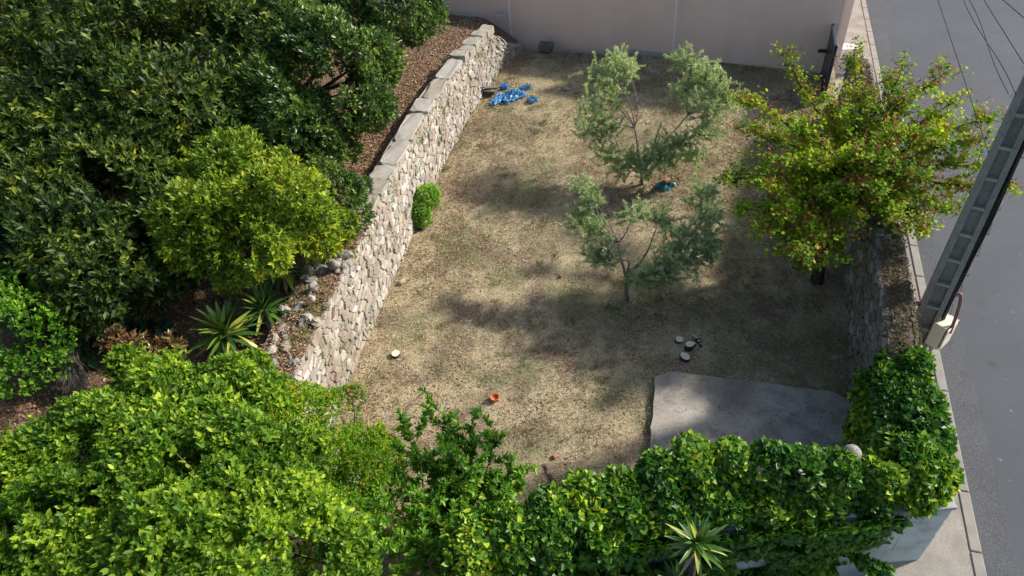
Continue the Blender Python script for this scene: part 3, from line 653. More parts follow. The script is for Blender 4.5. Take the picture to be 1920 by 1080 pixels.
o = link('fallen_leaves', leaf_mesh('fallen_leaves', P, D, N, rng.uniform(.035, .075, n), rng.uniform(.015, .03, n), rng.beta(2, 2.2, n)), M_['leaf_litter'], stuff=True); tag(o, 'brown dead leaves scattered over the lawn', 'dead leaves')
n = 90000; s = rng.random(n); q, T = polyline(LW, 3 + s*(LWLEN-3)); off = .56 + rng.random(n)**1.5*7.5; xy = q + np.column_stack([-T[:, 1], T[:, 0]])*off[:, None]
xy = xy[(xy-PK0)@PKN > .05]; n = len(xy); P = np.column_stack([xy, TZ(xy[:, 0], xy[:, 1])+rng.uniform(0, .03, n)])
D = nrm(np.column_stack([rng.normal(size=(n, 2)), rng.normal(size=n)*.3])); N = nrm(rng.normal(size=(n, 3))*.4+np.array([0, 0, 1.]))
o = link('leaf_mulch', leaf_mesh('leaf_mulch', P, D, N, rng.uniform(.04, .09, n), rng.uniform(.02, .035, n), rng.beta(2, 2, n)*.9), M_['leaf_litter'], stuff=True); tag(o, 'russet dead leaves covering the terrace soil', 'dead leaves')

# ------------------------------------------------------------------ trees of the terrace
def limb_path(a, b, n=6, sag=.0, wig=.08):
    a, b = Vector(a), Vector(b); L = (b-a).length; r = [Vector((random.uniform(-1, 1), random.uniform(-1, 1), random.uniform(-.5, .5)))*wig*L for _ in range(2)]
    return [a.lerp(b, t) + r[0]*math.sin(math.pi*t) + r[1]*math.sin(2*math.pi*t)*.5 + Vector((0, 0, -sag*math.sin(math.pi*t))) for t in [i/n for i in range(n+1)]]
def mass_tree(name, label, cat, base, fork, lobes, mat, n, k, L, W, bark='bark', r0=.14, shape='lance', group=None, seed=1, **kw):
    random.seed(seed); t = thing(name, label, cat, base, group=group)
    MB().tube(limb_path(base, fork, 5, wig=.05), [r0*(1-.09*i) for i in range(6)], 9).build('trunk', M_[bark], t, True)
    for c, *r in lobes:
        MB().tube(limb_path(fork, c, 6), [r0*.5*(1-.13*i) for i in range(7)], 6).build('limb', M_[bark], t, True)
    crown('crown', t, M_[mat], lobes, n, k, L, W, shape, tph=seed*3.1, ph=seed*1.7, **kw); return t
def base_under(x, y): return (x, y, float(TZ(x, y))-.1)
mass_tree('evergreen_tree', 'big dark evergreen tree filling the top left corner', 'tree', base_under(-8.6, 14.5), (-8.4, 14.4, 3.0),
    [((-9.71, 15.50, 4.60), 1.7), ((-7.06, 13.87, 4.90), 1.5), ((-7.99, 12.60, 4.30), 1.5), ((-5.96, 12.18, 4.30), 1.2), ((-5.46, 13.99, 4.80), 1.2), ((-6.98, 12.07, 3.70), 1.1), ((-10.40, 13.44, 4.00), 1.6), ((-5.31, 13.52, 4.00), .9), ((-11.16, 17.88, 4.80), 1.6), ((-8.69, 16.98, 5.00), 1.6), ((-6.62, 16.08, 5.00), 1.5), ((-5.14, 16.63, 4.90), 1.3), ((-5.66, 12.89, 3.20), .8), ((-9.73, 16.33, 3.10), 1.5), ((-7.55, 16.71, 3.10), 1.4), ((-5.57, 16.06, 2.80), 1.0), ((-12.96, 20.94, 3.00), 1.6), ((-7.30, 14.07, 2.70), 1.0), ((-9.78, 20.41, 3.20), 1.5)],  # last, low lobes are added under the canopy to shade the ground
    'leaf_dark', 17500, 8, .125, .042, r0=.2, seed=1, hole=-.36, ns=1.2, shell=.5)
mass_tree('evergreen_tree', 'dark drooping evergreen tree left of the golden shrub', 'tree', base_under(-7.0, 10.8), (-6.9, 10.7, 2.4),
    [((-8.40, 11.19, 3.50), 1.35), ((-6.86, 10.93, 3.50), 1.2), ((-7.10, 9.83, 3.30), 1.2), ((-5.99, 9.89, 3.00), .95), ((-8.04, 9.78, 3.00), 1.0), ((-6.53, 9.09, 2.80), .95), ((-7.16, 8.99, 2.50), .7), ((-6.01, 9.47, 2.40), .6), ((-9.16, 10.44, 3.20), 1.1), ((-5.97, 10.97, 2.90), .8), ((-8.54, 13.09, 3.40), 1.1)],
    'leaf_dark', 12000, 8, .12, .04, r0=.16, seed=2, hole=-.38, ns=1.3, shell=.5)
mass_tree('laurel_tree', 'glossy green laurel tree overhanging the brown terrace at top', 'tree', base_under(-4.6, 15.2), (-4.5, 15.0, 2.6),
    [((-4.71, 15.31, 4.30), 1.15), ((-3.52, 13.89, 4.10), 1.1), ((-4.13, 12.96, 3.70), 1.0), ((-2.89, 13.16, 3.70), .85), ((-2.53, 12.96, 3.30), .5), ((-3.37, 12.66, 3.20), .6), ((-4.97, 12.38, 3.30), .8), ((-4.37, 12.57, 3.00), .5), ((-2.50, 14.10, 3.90), .6), ((-4.03, 17.09, 4.40), 1.1), ((-3.10, 12.27, 2.80), .4), ((-3.89, 12.05, 2.90), .5), ((-2.31, 13.99, 3.70), .45)],
    'leaf_laurel', 11500, 8, .10, .036, seed=3, hole=-.36, ns=1.4, shell=.5)
mass_tree('laurel_tree', 'bushy laurel tree against the pink wall at top', 'tree', base_under(-3.3, 18.6), (-3.2, 18.4, 2.6),
    [((-3.20, 16.85, 4.10), .9), ((-2.08, 16.66, 4.00), .9), ((-1.36, 16.68, 3.80), .5), ((-2.37, 16.17, 3.60), .55), ((-2.68, 17.43, 4.40), 1.0), ((-1.54, 17.05, 4.30), .7), ((-1.64, 15.93, 3.50), .25)],
    'leaf_laurel', 6000, 8, .085, .03, seed=4, hole=-.5)
mass_tree('golden_shrub', 'golden green evergreen shrub leaning over the wall', 'shrub', base_under(-5.0, 10.9), (-4.9, 10.7, 2.3),
    [((-4.69, 10.55, 3.50), .85), ((-3.86, 9.92, 3.40), .85), ((-5.03, 9.79, 3.30), .8), ((-4.19, 9.34, 3.10), .75), ((-3.46, 9.92, 2.90), .6), ((-5.68, 10.85, 3.30), .4), ((-5.12, 11.34, 3.60), .4), ((-3.23, 9.75, 2.60), .35), ((-2.92, 10.23, 2.60), .3), ((-5.82, 10.21, 3.20), .3), ((-4.66, 11.43, 3.60), .3), ((-3.95, 10.91, 3.40), .35), ((-3.55, 10.47, 3.20), .35), ((-4.51, 8.98, 2.70), .3), ((-3.85, 9.22, 2.70), .3), ((-5.52, 9.53, 3.00), .35)],
    'leaf_gold', 7500, 8, .088, .03, seed=5, hole=-.4, shell=.45)
mass_tree('laurel_shrub', 'small glossy laurel shrub spilling onto the wall coping', 'shrub', base_under(-4.0, 12.0), (-3.9, 11.9, 2.2),
    [((-2.99, 11.10, 2.70), .5), ((-2.83, 10.81, 2.40), .35), ((-3.33, 11.54, 2.80), .4), ((-3.12, 10.50, 2.30), .35), ((-2.67, 11.52, 2.50), .22)], 'leaf_laurel', 1500, 8, .07, .026, r0=.06, seed=6, hole=-.6)
mass_tree('round_bush', 'bright green rounded bush at the left edge', 'bush', base_under(-7.6, 8.1), (-7.6, 8.0, 2.0),
    [((-7.84, 8.55, 3.00), .7), ((-7.51, 7.91, 2.90), .75), ((-7.59, 7.54, 2.60), .6), ((-8.41, 8.12, 2.80), .9), ((-8.12, 9.19, 3.10), .35)], 'leaf_round', 3000, 8, .055, .026, shape='oval', r0=.08, seed=7, hole=-.7)

# ------------------------------------------------------------------ shrubs at the bottom left
mass_tree('honeysuckle_thicket', 'large bright green honeysuckle thicket filling the bottom left', 'shrub', base_under(-5.1, 5.4), (-5.0, 5.4, 1.9),
    [((-6.57, 5.60, 2.30), .75), ((-5.91, 6.22, 2.40), .7), ((-5.23, 6.89, 2.40), .55), ((-4.28, 6.82, 2.40), .5), ((-3.58, 6.40, 2.40), .45), ((-4.73, 5.45, 2.70), .8), ((-3.77, 5.42, 2.70), .7), ((-5.44, 4.69, 2.60), .85), ((-4.09, 4.31, 2.80), .85), ((-3.12, 5.47, 2.40), .5), ((-3.18, 4.51, 2.50), .75),
     ((-6.75, 4.78, 2.30), .7), ((-2.46, 4.11, 2.10), .6), ((-6.01, 7.58, 2.20), .35), ((-5.89, 4.18, 2.40), .8), ((-4.06, 7.33, 2.20), .3), ((-4.39, 6.07, 2.60), .6), ((-4.87, 4.86, 2.70), .7), ((-3.71, 4.70, 2.75), .7), ((-6.26, 5.83, 2.40), .6), ((-2.83, 4.38, 2.30), .6), ((-3.20, 5.16, 2.40), .5), ((-4.67, 4.10, 2.70), .7), ((-3.39, 3.89, 2.60), .7)], 'leaf_honey', 22000, 6, .072, .035, shape='oval', r0=.08, seed=8, hole=-.58, ns=2.7, spread=(.6, 2.0), shell=.5, lump=.18, tj=.22)
mass_tree('pomegranate_bush', 'fine-leaved pomegranate bush with red flowers below the stone wall', 'bush', (-2.9, 6.3, 0), (-2.85, 6.3, 1.0),
    [((-3.15, 6.49, 2.10), .42), ((-2.62, 6.40, 2.00), .45), ((-2.23, 6.15, 1.90), .33), ((-2.77, 5.78, 2.00), .45), ((-2.28, 5.60, 1.80), .42), ((-2.94, 5.28, 1.90), .4), ((-2.49, 6.68, 2.00), .25), ((-3.44, 6.16, 2.20), .4), ((-2.54, 5.04, 1.70), .45), ((-2.16, 6.06, 1.50), .35)], 'leaf_pome', 10500, 7, .038, .014, shape='oval', r0=.05, seed=9, hole=-.6, tj=.25)
pm = bpy.data.objects['pomegranate_bush']; P, A = lobe_clumps([((-3.15, 6.49, 2.10), .42), ((-2.62, 6.40, 2.00), .46), ((-2.23, 6.15, 1.90), .35), ((-2.77, 5.78, 2.00), .46)], 16, shell=.02, hole=-2)
for p_, a_ in zip(P, A):
    R_, D_, N_, L_, W_ = rosettes(p_[None], a_[None], 6, .035, .022, (.3, .8)); link('flower', leaf_mesh('flower', R_, D_, N_, L_, W_, rng.random(6), 'oval'), M_['flower_red'], [c for c in pm.children if c.name.startswith('crown')][0])
random.seed(77); hs = bpy.data.objects['honeysuckle_thicket']; SP = []; SA = []
for px_ in ((-7.11, 6.38, 2.50), (-6.79, 6.45, 2.60), (-6.52, 6.70, 2.60), (-6.16, 6.67, 2.70), (-6.07, 7.55, 2.60), (-5.03, 7.43, 2.70), (-4.83, 5.59, 3.20), (-3.56, 4.63, 3.30), (-5.22, 4.88, 3.20), (-3.27, 5.24, 3.10), (-4.10, 5.05, 3.30), (-2.70, 4.57, 2.90), (-5.31, 4.22, 3.20), (-4.04, 3.98, 3.40), (-2.85, 3.77, 3.10), (-4.13, 6.81, 2.80)):
    a_ = Vector(px_); b_ = a_ + Vector((random.uniform(-.25, .25), random.uniform(-.1, .25), random.uniform(-.6, -.3))); pth = limb_path(b_, a_, 6, wig=.12); MB().tube(pth, [.007, .006, .006, .005, .004, .003, .002], 4).build('shoot', M_['straw_stick'], hs, True)
    for i_ in range(2, 7): SP += [tuple(pth[i_])]*2; SA += [tuple((pth[i_]-pth[i_-1]).normalized())]*2
SP = np.array(SP); SA = np.array(SA); a = rosettes(SP, SA, 2, .07, .034, (.8, 1.8)); link('shoot_leaves', leaf_mesh('shoot_leaves', *a, .6+.2*rng.normal(size=len(SP)*2), 'oval'), M_['leaf_honey'], hs, True)
# bay-like shrub: upright shoots with rosettes along them
def shoots(name, label, cat, base, tips, mat, bark, nl, L, W, shape, step=.05, side=.35, seed=1, group=None, k=5, twigs=5, start=.3, tj=.18, r0=.03, hang=0.0, spread=(.8, 1.8), up=.5, tw_len=(.2, .5)):
    random.seed(seed); t = thing(name, label, cat, base, group=group); P = []; A = []
    for tip in tips:
        path = limb_path(base, tip, 8, wig=.06); m = len(path)
        MB().tube(path, [r0*(1-.1*i) for i in range(m)], 6).build('stem', M_[bark], t, True); tw = MB()
        def fill(pa_):
            for a_, b_ in zip(pa_[:-1], pa_[1:]):
                L_ = (b_-a_).length; d_ = (b_-a_).normalized()
                for q in range(max(1, int(L_/step))): P.append(a_.lerp(b_, random.random()) ); A.append(d_ + Vector((random.gauss(0, .3), random.gauss(0, .3), random.gauss(0, .2))))
        i0 = int(start*(m-1)); fill(path[max(i0, m-3):])
        for q in range(twigs):
            i = random.randint(i0, m-2); a_ = path[i].lerp(path[i+1], random.random()); d_ = (path[i+1]-path[i]).normalized()
            o_ = Vector((random.gauss(0, 1), random.gauss(0, 1), random.gauss(.2, .5))).normalized(); e = a_ + (d_*.6+o_*.9+Vector((0, 0, up*.4))).normalized()*random.uniform(*tw_len)
            tp = limb_path(a_, e, 4, sag=hang); tw.tube(tp, [.008, .007, .006, .004, .003], 4); fill(tp[1:])
        tw.build('twigs', M_[bark], t, True, True)
    P = np.array([tuple(p) for p in P]); A = nrm(np.array([tuple(a) for a in A]))
    tn = .45 + .25*wob(P, 1.6, seed) + .15*rng.normal(size=len(P)); a = rosettes(P, A, k, L, W, spread); tn = np.repeat(tn, k) + rng.normal(size=len(P)*k)*tj
    link('foliage', leaf_mesh('foliage', *a, tn, shape, .2, .06), M_[mat], t, True); return t, P, A
bay_tips = [(-1.19, 6.47, 1.75), (-1.71, 6.33, 1.70), (-0.77, 6.22, 1.70), (-0.43, 6.25, 1.60), (-0.69, 5.71, 1.50), (-0.25, 5.77, 1.20), (-1.42, 5.83, 1.70), (-1.04, 5.88, 1.70), (-1.86, 5.62, 1.70), (-1.36, 5.27, 1.50), (-0.94, 5.29, 1.40), (-1.98, 4.96, 1.60), (-1.58, 4.72, 1.40), (-1.10, 4.80, 1.30), (-2.22, 5.31, 1.60), (-0.12, 5.61, 1.00), (-0.51, 5.36, 1.20), (-2.23, 4.54, 1.60), (-1.71, 4.37, 1.40)]
shoots('bay_shrub', 'open green bay shrub between the thicket and the ivy', 'shrub', (-1.35, 5.2, 0), bay_tips, 'leaf_bay', 'twig', 0, .085, .036, 'oval', step=.022, twigs=20, seed=12, k=5, r0=.022, start=.35)

# ------------------------------------------------------------------ ivy
iv = thing('ivy', 'glossy ivy draped over the front wall and street corner', 'ivy', (2, 4.4, 0))
ivl = [((-0.79, 4.38, 1.62), .40), ((-0.30, 4.49, 1.72), .40), ((0.19, 4.60, 1.77), .40), ((0.68, 4.74, 1.82), .40), ((1.18, 4.84, 1.82), .38), ((1.66, 4.99, 1.87), .36), ((2.15, 5.13, 1.92), .34), ((2.64, 5.12, 1.92), .32), ((3.09, 5.02, 1.92), .32), ((3.55, 4.92, 1.87), .30), ((4.00, 4.81, 1.82), .30), ((4.46, 4.75, 1.82), .33), ((4.93, 4.86, 1.82), .36),
       ((5.35, 5.30, 1.72), .34), ((5.52, 5.78, 1.72), .32), ((5.54, 6.21, 1.72), .26), 
       ((-0.41, 4.29, 1.30), .42), ((0.22, 4.37, 1.30), .42), ((0.86, 4.52, 1.30), .40), ((1.47, 4.77, 1.30), .36), ((2.09, 4.94, 1.30), .32), ((2.77, 5.00, 1.20), .32), ((3.38, 4.86, 1.20), .32), ((3.98, 4.71, 1.20), .30), 
       ((5.31, 6.11, 1.00), .36), ((5.09, 5.73, 0.90), .34), ((5.59, 6.67, 0.90), .22), ((0.33, 4.26, 0.90), .4), ((1.13, 4.38, 0.80), .36)]
ivf = []
random.seed(33)
for x in np.arange(-.9, 4.9, .24):
    for z, y, r in ((1.3, 4.40, .24), (1.0, 4.38, .22), (.7, 4.38, .2), (.4, 4.36, .2), (.12, 4.3, .22), (-.2, 4.3, .2)):
        if x > (4.7 if z > 1.2 else 4.3 if z > .9 else 4.05): continue
        if 2.62 < x < 3.1 and .3 < z < .9: continue
        if 1.3 < x < 2.5 and z < .5: continue
        ivf.append(((float(x)+random.uniform(-.08, .08), y+.05+random.uniform(-.05, .03), z+random.uniform(-.08, .08)), r*random.uniform(.75, 1.05)))
for x in np.arange(-.6, 5.0, .26): ivl.append(((float(x), 4.70+random.uniform(-.08, .08), 1.42+random.uniform(0, .12)), .30))
for s_ in np.arange(.1, 2.15, .22):
    for off, z, r in ((-.05, 1.55, .28), (-.35, 1.6, .30), (.06, 1.1, .26), (.08, .7, .26), (-.5, 1.2, .2)):
        q = RW0 + RWD*s_ + NR*(off + random.uniform(-.05, .05))
        if (s_ > 1.5 and z < 1.0) or (s_ < .5 and off < -.4): continue
        ivl.append(((q[0], q[1], z + (.15 if s_ > 1.6 and z > 1.5 else 0) + random.uniform(-.08, .1)), r*(1 if s_ < 1.5 else .75)))
crown('foliage', iv, M_['leaf_ivy'], ivl, 27000, 3, .07, .066, 'ivy', tph=4, shell=.22, hole=-.8, ph=5, up=.25, spread=(.6, 2.2), fold=.12)
n = 15000; fx = rng.uniform(-1.2, 5.0, n); fz = rng.uniform(-.5, 1.5, n); P = np.column_stack([fx, FWY-.05-.13*rng.random(n)-.05*np.clip(fz-.4, 0, 1), fz])
ok = (fx < 4.25 + .5*np.clip((fz-.9)/.5, -.5, 1) + .25*wob(P, 2.2, 1)) & ~((np.abs(fx-2.86) < .28+.08*wob(P, 5, 2)) & (np.abs(fz-.55) < .3)) & (wob(P, 2.3, 6) > -.62) & ~((fz < .1) & (fx > 1.2) & (fx < 2.6)); P = P[ok]
A = nrm(np.array([0, -1., .12])[None] + rng.normal(size=(len(P), 3))*.16); k = 2; a = rosettes(P, A, k, .07, .066, (2.0, 4.0), .12)
link('face_foliage', leaf_mesh('face_foliage', *a, np.repeat(.33+.18*wob(P, 2, 2), k)+rng.normal(size=len(P)*k)*.14, 'ivy', .08), M_['leaf_ivy'], iv, True)
ivl2 = [((3.31, 4.53, 0.20), .24), ((3.77, 4.38, 0.25), .3), ((4.23, 4.27, 0.30), .3), ((2.92, 4.46, 0.10), .2), ((4.55, 4.17, 0.30), .25)]
crown('hanging_foliage', iv, M_['leaf_ivy'], ivl2, 1500, 3, .07, .066, 'ivy', tph=6, shell=.3, hole=-.4, ph=2, up=.0, spread=(.6, 2.2), fold=.12)
random.seed(9)
for k in range(14):
    x = random.uniform(0, 4.6); MB().tube(limb_path((x, FWY-.06, .05), (x+random.uniform(-.5, .5), FWY-.04, 1.3), 7, wig=.06), [.02, .018, .016, .014, .012, .01, .008, .006], 5).build('vine_stem', M_['twig'], iv, True)

# ------------------------------------------------------------------ judas tree over the street wall
JB = Vector((6.16, 10.23, 0.00)); JF = Vector((6.65, 11.11, 2.00))
jt_tips = [(4.91, 12.65, 3.00), (6.24, 13.90, 3.20), (7.41, 13.44, 3.40), (7.90, 12.39, 3.40), (8.50, 11.93, 3.50), (8.71, 10.44, 3.40), (8.05, 9.54, 3.00), (7.28, 8.82, 2.70), (6.76, 8.53, 2.50), (4.83, 8.64, 2.20), (4.22, 10.07, 2.10), (4.10, 10.61, 2.50), (4.41, 9.54, 2.00), (4.75, 9.18, 2.00), (8.17, 9.07, 2.90), (6.28, 9.05, 2.60), (4.78, 10.33, 3.00), (6.09, 11.26, 3.40), (6.65, 10.03, 3.50), (7.39, 10.06, 3.50), (6.18, 9.41, 2.90), (5.60, 9.79, 2.60), (4.90, 9.55, 2.40), (5.44, 10.97, 3.20), (6.69, 11.35, 3.50), (6.89, 9.45, 3.00), (8.02, 9.94, 3.30), (7.40, 11.20, 3.50), (8.08, 10.86, 3.50), (5.98, 9.96, 3.20), (6.34, 9.56, 3.20), (4.59, 10.12, 2.60), (5.21, 9.33, 2.30), (5.51, 9.11, 2.20), (5.86, 9.26, 2.50), (5.27, 8.79, 1.90), (5.13, 8.91, 1.70), (4.66, 9.55, 2.20), (5.48, 10.20, 3.00), (5.85, 9.61, 2.80), (4.83, 11.61, 2.90), (6.49, 9.18, 2.70)]
random.seed(21); jt = thing('judas_tree', 'lime green spreading tree with russet pods over the street wall', 'tree', JB)
MB().tube(limb_path(JB, JF, 6, wig=.04), [.13, .12, .115, .11, .105, .10, .10], 10).build('trunk', M_['bark'], jt, True)
P = []; A = []; PP = []; tw = MB()
for tip in jt_tips:
    tip = Vector(tip); path = limb_path(JF, tip, 8, wig=.07); MB().tube(path, [.05, .045, .04, .034, .028, .022, .016, .011, .006], 6).build('limb', M_['bark'], jt, True)
    for i in range(2, 8):
        for q in range(4):
            a_ = path[i].lerp(path[i+1], random.random()); d_ = (path[i+1]-path[i]).normalized(); f_ = i/8
            e = a_ + (d_*.8 + Vector((random.gauss(0, .9), random.gauss(0, .9), random.gauss(.15, .35)))).normalized()*random.uniform(.14, .46)*(1.15-.35*f_)
            tp = limb_path(a_, e, 3); tw.tube(tp, [.006, .005, .004, .003], 4)
            for p_ in tp[1:]:
                for _ in range(2): P.append(p_ + Vector((random.gauss(0, .05), random.gauss(0, .05), random.gauss(0, .04)))); A.append((d_*.4 + Vector((0, 0, .8))).normalized())
            if random.random() < .8: PP.append(tp[random.randint(1, 3)] + Vector((0, 0, .07)))
tw.build('twigs', M_['bark'], jt, True, True)
P = np.array([tuple(p) for p in P]); A = np.array([tuple(a) for a in A]); k = 5; n = len(P)*k
P2 = np.repeat(P, k, 0) + rng.normal(size=(n, 3))*.045; D = nrm(np.column_stack([rng.normal(size=(n, 2)), rng.normal(size=n)*.4-.15])); N = nrm(rng.normal(size=(n, 3))*.45+np.array([.15, -.1, 1.])); t = np.repeat(.45+.3*wob(P, 1.5, 3), k)+rng.normal(size=n)*.2
link('crown', leaf_mesh('crown', P2, D, N, rng.uniform(.04, .068, n), rng.uniform(.044, .072, n), t, 'round', .15), M_['leaf_judas'], jt, True)
PP = np.array([tuple(p) for p in PP]); k = 18; n = len(PP)*k; P2 = np.repeat(PP, k, 0) + rng.normal(size=(n, 3))*.07
D = nrm(np.column_stack([rng.normal(size=(n, 2))*.6, -np.abs(rng.normal(size=n))-.3])); N = rng.normal(size=(n, 3))
link('seed_pods', leaf_mesh('seed_pods', P2, D, N, rng.uniform(.07, .11, n), rng.uniform(.014, .022, n), rng.random(n), 'oval', .1), M_['pods'], jt, True)

# ------------------------------------------------------------------ olive trees
def olive(label, base, nodes, tips, seed, tw=26):
    random.seed(seed); t = thing('olive_tree', label, 'tree', base, group='olive trees on the lawn'); P = []; A = []; b = Vector(base); fk = b + Vector((random.uniform(-.04, .04), 0, .38)); nodes = [Vector(q) for q in nodes]
    MB().tube(limb_path(b-Vector((0, 0, .05)), fk, 4, wig=.04), [.055, .05, .046, .045, .045], 8).build('trunk', M_['olive_bark'], t, True)
    for q in nodes: MB().tube(limb_path(fk, q, 6, wig=.06), [.036, .033, .03, .028, .025, .022, .02], 7).build('limb', M_['olive_bark'], t, True)
    twm = MB()
    for tip, r in tips:
        tip = Vector(tip); nd = min(nodes + [fk], key=lambda q: (q-tip).length + (.4 if q.z > tip.z+.1 else 0)); path = limb_path(nd, tip, 6, wig=.08)
        MB().tube(path, [.016, .014, .012, .010, .008, .006, .005], 5).build('branch', M_['olive_bark'], t, True)
        for q in range(tw):
            a_ = tip + Vector((random.gauss(0, .35), random.gauss(0, .35), random.gauss(-.1, .3)))*r; d_ = Vector((random.gauss(0, .8), random.gauss(0, .8), random.gauss(.45, .6))).normalized()
            e = a_ + d_*r*random.uniform(.6, 1.35); tp = limb_path(a_, e, 4, wig=.1); twm.tube(tp, [.004, .0035, .003, .0025, .002], 4)
            m_ = int((e-a_).length/.011)
            for z_ in range(m_): f_ = random.random(); P.append(a_.lerp(e, f_) + Vector((random.gauss(0, .012), random.gauss(0, .012), random.gauss(0, .012)))); A.append(d_)
    twm.build('twigs', M_['olive_bark'], t, True, True)
    P = np.array([tuple(p) for p in P]); A = nrm(np.array([tuple(a) for a in A])); k = 4
    tn = np.repeat(.58 + .2*wob(P, 2.0, seed) + .1*rng.normal(size=len(P)), k) + rng.normal(size=len(P)*k)*.25; a = rosettes(P, A, k, .056, .0135, (.5, 1.4))
    link('foliage', leaf_mesh('foliage', *a, tn, 'lance', .15), M_['leaf_olive'], t, True)
O1 = (3.38, 14.01, 0.18); O2 = (2.31, 10.27, 0.00)
olive('taller silvery olive tree nearest the pink wall', O1, [(3.85, 14.52, 1.50), (4.54, 14.77, 1.50), (3.27, 14.74, 1.30), (2.86, 14.51, 0.90), (3.97, 14.31, 0.90)],
      [((2.94, 15.91, 2.40), .42), ((3.30, 15.76, 2.30), .34), ((2.50, 15.57, 2.20), .34), ((2.28, 14.92, 1.80), .36), ((2.15, 14.48, 1.50), .34), ((2.59, 14.52, 1.50), .3), ((2.52, 14.01, 1.10), .34), ((4.52, 15.19, 2.70), .36), ((4.68, 14.75, 2.50), .42), ((5.04, 14.42, 2.30), .40), ((5.16, 14.15, 2.10), .34), ((4.79, 14.04, 2.00), .40), ((4.31, 14.64, 2.20), .34), ((4.65, 13.82, 1.60), .34), ((4.11, 13.97, 1.30), .36), ((4.47, 13.81, 1.00), .30), ((3.70, 13.95, 1.00), .36), ((3.14, 13.98, 0.90), .34), ((3.29, 13.73, 0.75), .28), ((2.81, 15.09, 2.00), .3), ((2.81, 13.85, 0.80), .28), ((3.88, 13.89, 0.80), .28)], 31, 34)
olive('smaller silvery olive tree in the middle of the lawn', O2, [(2.19, 10.78, 1.10), (2.74, 10.57, 1.00), (3.16, 10.34, 1.00), (2.37, 10.53, 0.80)],
      [((1.61, 11.52, 2.00), .28), ((1.72, 11.19, 1.90), .26), ((1.42, 10.94, 1.60), .28), ((1.71, 10.77, 1.50), .26), ((1.88, 10.49, 1.10), .28), ((1.68, 10.56, 1.00), .22), ((2.48, 10.76, 1.80), .24), ((2.92, 10.65, 1.70), .24), ((3.77, 10.73, 2.10), .30), ((3.76, 10.28, 2.00), .32), ((3.68, 10.04, 1.70), .34), ((3.34, 10.05, 1.60), .36), ((3.12, 10.06, 1.30), .36), ((2.89, 10.06, 1.00), .36), ((3.35, 9.91, 1.20), .34), ((2.75, 10.03, 0.70), .32), ((3.03, 9.95, 0.80), .30), ((3.71, 9.85, 1.40), .26), ((2.52, 10.17, 0.60), .24)], 32, 31)

# ------------------------------------------------------------------ yuccas: every blade its own
def yucca_blade(kind):
    L = 1.0; seg = 6; b = MB(); droop = (.10, .28, .55)[kind]
    for i in range(seg+1):
        t = i/seg; w = .055*(.55+.45*min(1, t*4))*(1-t**2.4)+.0015; z = -droop*t*t; x = L*t*(1-.12*droop*t)
        b.v += [(x, -w, z+w*.35), (x, 0, z), (x, w, z+w*.35)]
    for i in range(seg):
        for k in range(2): a = i*3+k; b.f.append((a, a+3, a+4, a+1))
    me = b.mesh('yucca_blade', True); return me
def yucca_material(c0, c1):
    m, nt, p, out = base_mat('yucca_leaf'); nt.links.new(ramp(nt, noise(nt, 7, 3), [c0, c1], [.35, .65]), p.inputs['Base Color']); p.inputs['Roughness'].default_value = .4; return m
YM = [yucca_material((.028, .085, .018), (.06, .14, .025)), yucca_material((.07, .16, .02), (.14, .24, .03)), yucca_material((.26, .32, .035), (.42, .42, .09)), yucca_material((.30, .22, .12), (.42, .33, .2))]
YB = []
for m_ in YM:
    row = []
    for kd in range(3):
        me = yucca_blade(kd); me.materials.append(m_); row.append(me)
    YB.append(row)
def yucca(label, base, h, size, n, seed, gold=.2, group='yuccas on the terrace'):
    random.seed(seed); y = thing('yucca', label, 'yucca', base, group=group); b = Vector(base); top = b + Vector((random.uniform(-.05, .05), random.uniform(-.05, .05), h))
    MB().tube([b-Vector((0, 0, .1)), b.lerp(top, .5), top], [.07, .06, .05], 9).build('trunk', M_['bark'], y, True)
    for i in range(n):
        f = i/n; el = math.radians(80 - 95*f**.9 + random.uniform(-8, 8)); az = i*2.39996 + random.uniform(-.2, .2); kd = 0 if f < .45 else (1 if f < .8 else 2)
        c = random.choices((0, 1, 2), (1-gold, .6, gold))[0]
        if f > .93: c = 3
        o = bpy.data.objects.new('blade', YB[c][kd]); COL.objects.link(o); o.parent = y
        s = size*random.uniform(.8, 1.1)*(.75+.25*min(1, f*3)); o.location = top - b + Vector((0, 0, .06-.16*f)); o.rotation_euler = (random.uniform(-.3, .3), -el, az); o.scale = (s, .85*size/.6*random.uniform(.85, 1.1), s)
yucca('dark green yucca half under the golden shrub', ((-4.08, 10.03, 1.55)), .40, .62, 60, 41, .08)
yucca('green yucca in the middle of the three on the terrace', ((-4.32, 9.08, 1.52)), .30, .58, 58, 42, .22)
yucca('yellow-striped yucca nearest the bright thicket', ((-4.76, 8.43, 1.52)), .38, .66, 58, 43, .5)
yucca('yucca rosette below the ivy wall at the bottom', (1.93, 4.05, -.55), 2.4, .43, 44, 44, .15, 'yuccas below the ivy wall')
yucca('lower shaded yucca at the bottom edge below another', (1.78, 3.95, -.55), 1.5, .42, 36, 45, .1, 'yuccas below the ivy wall')

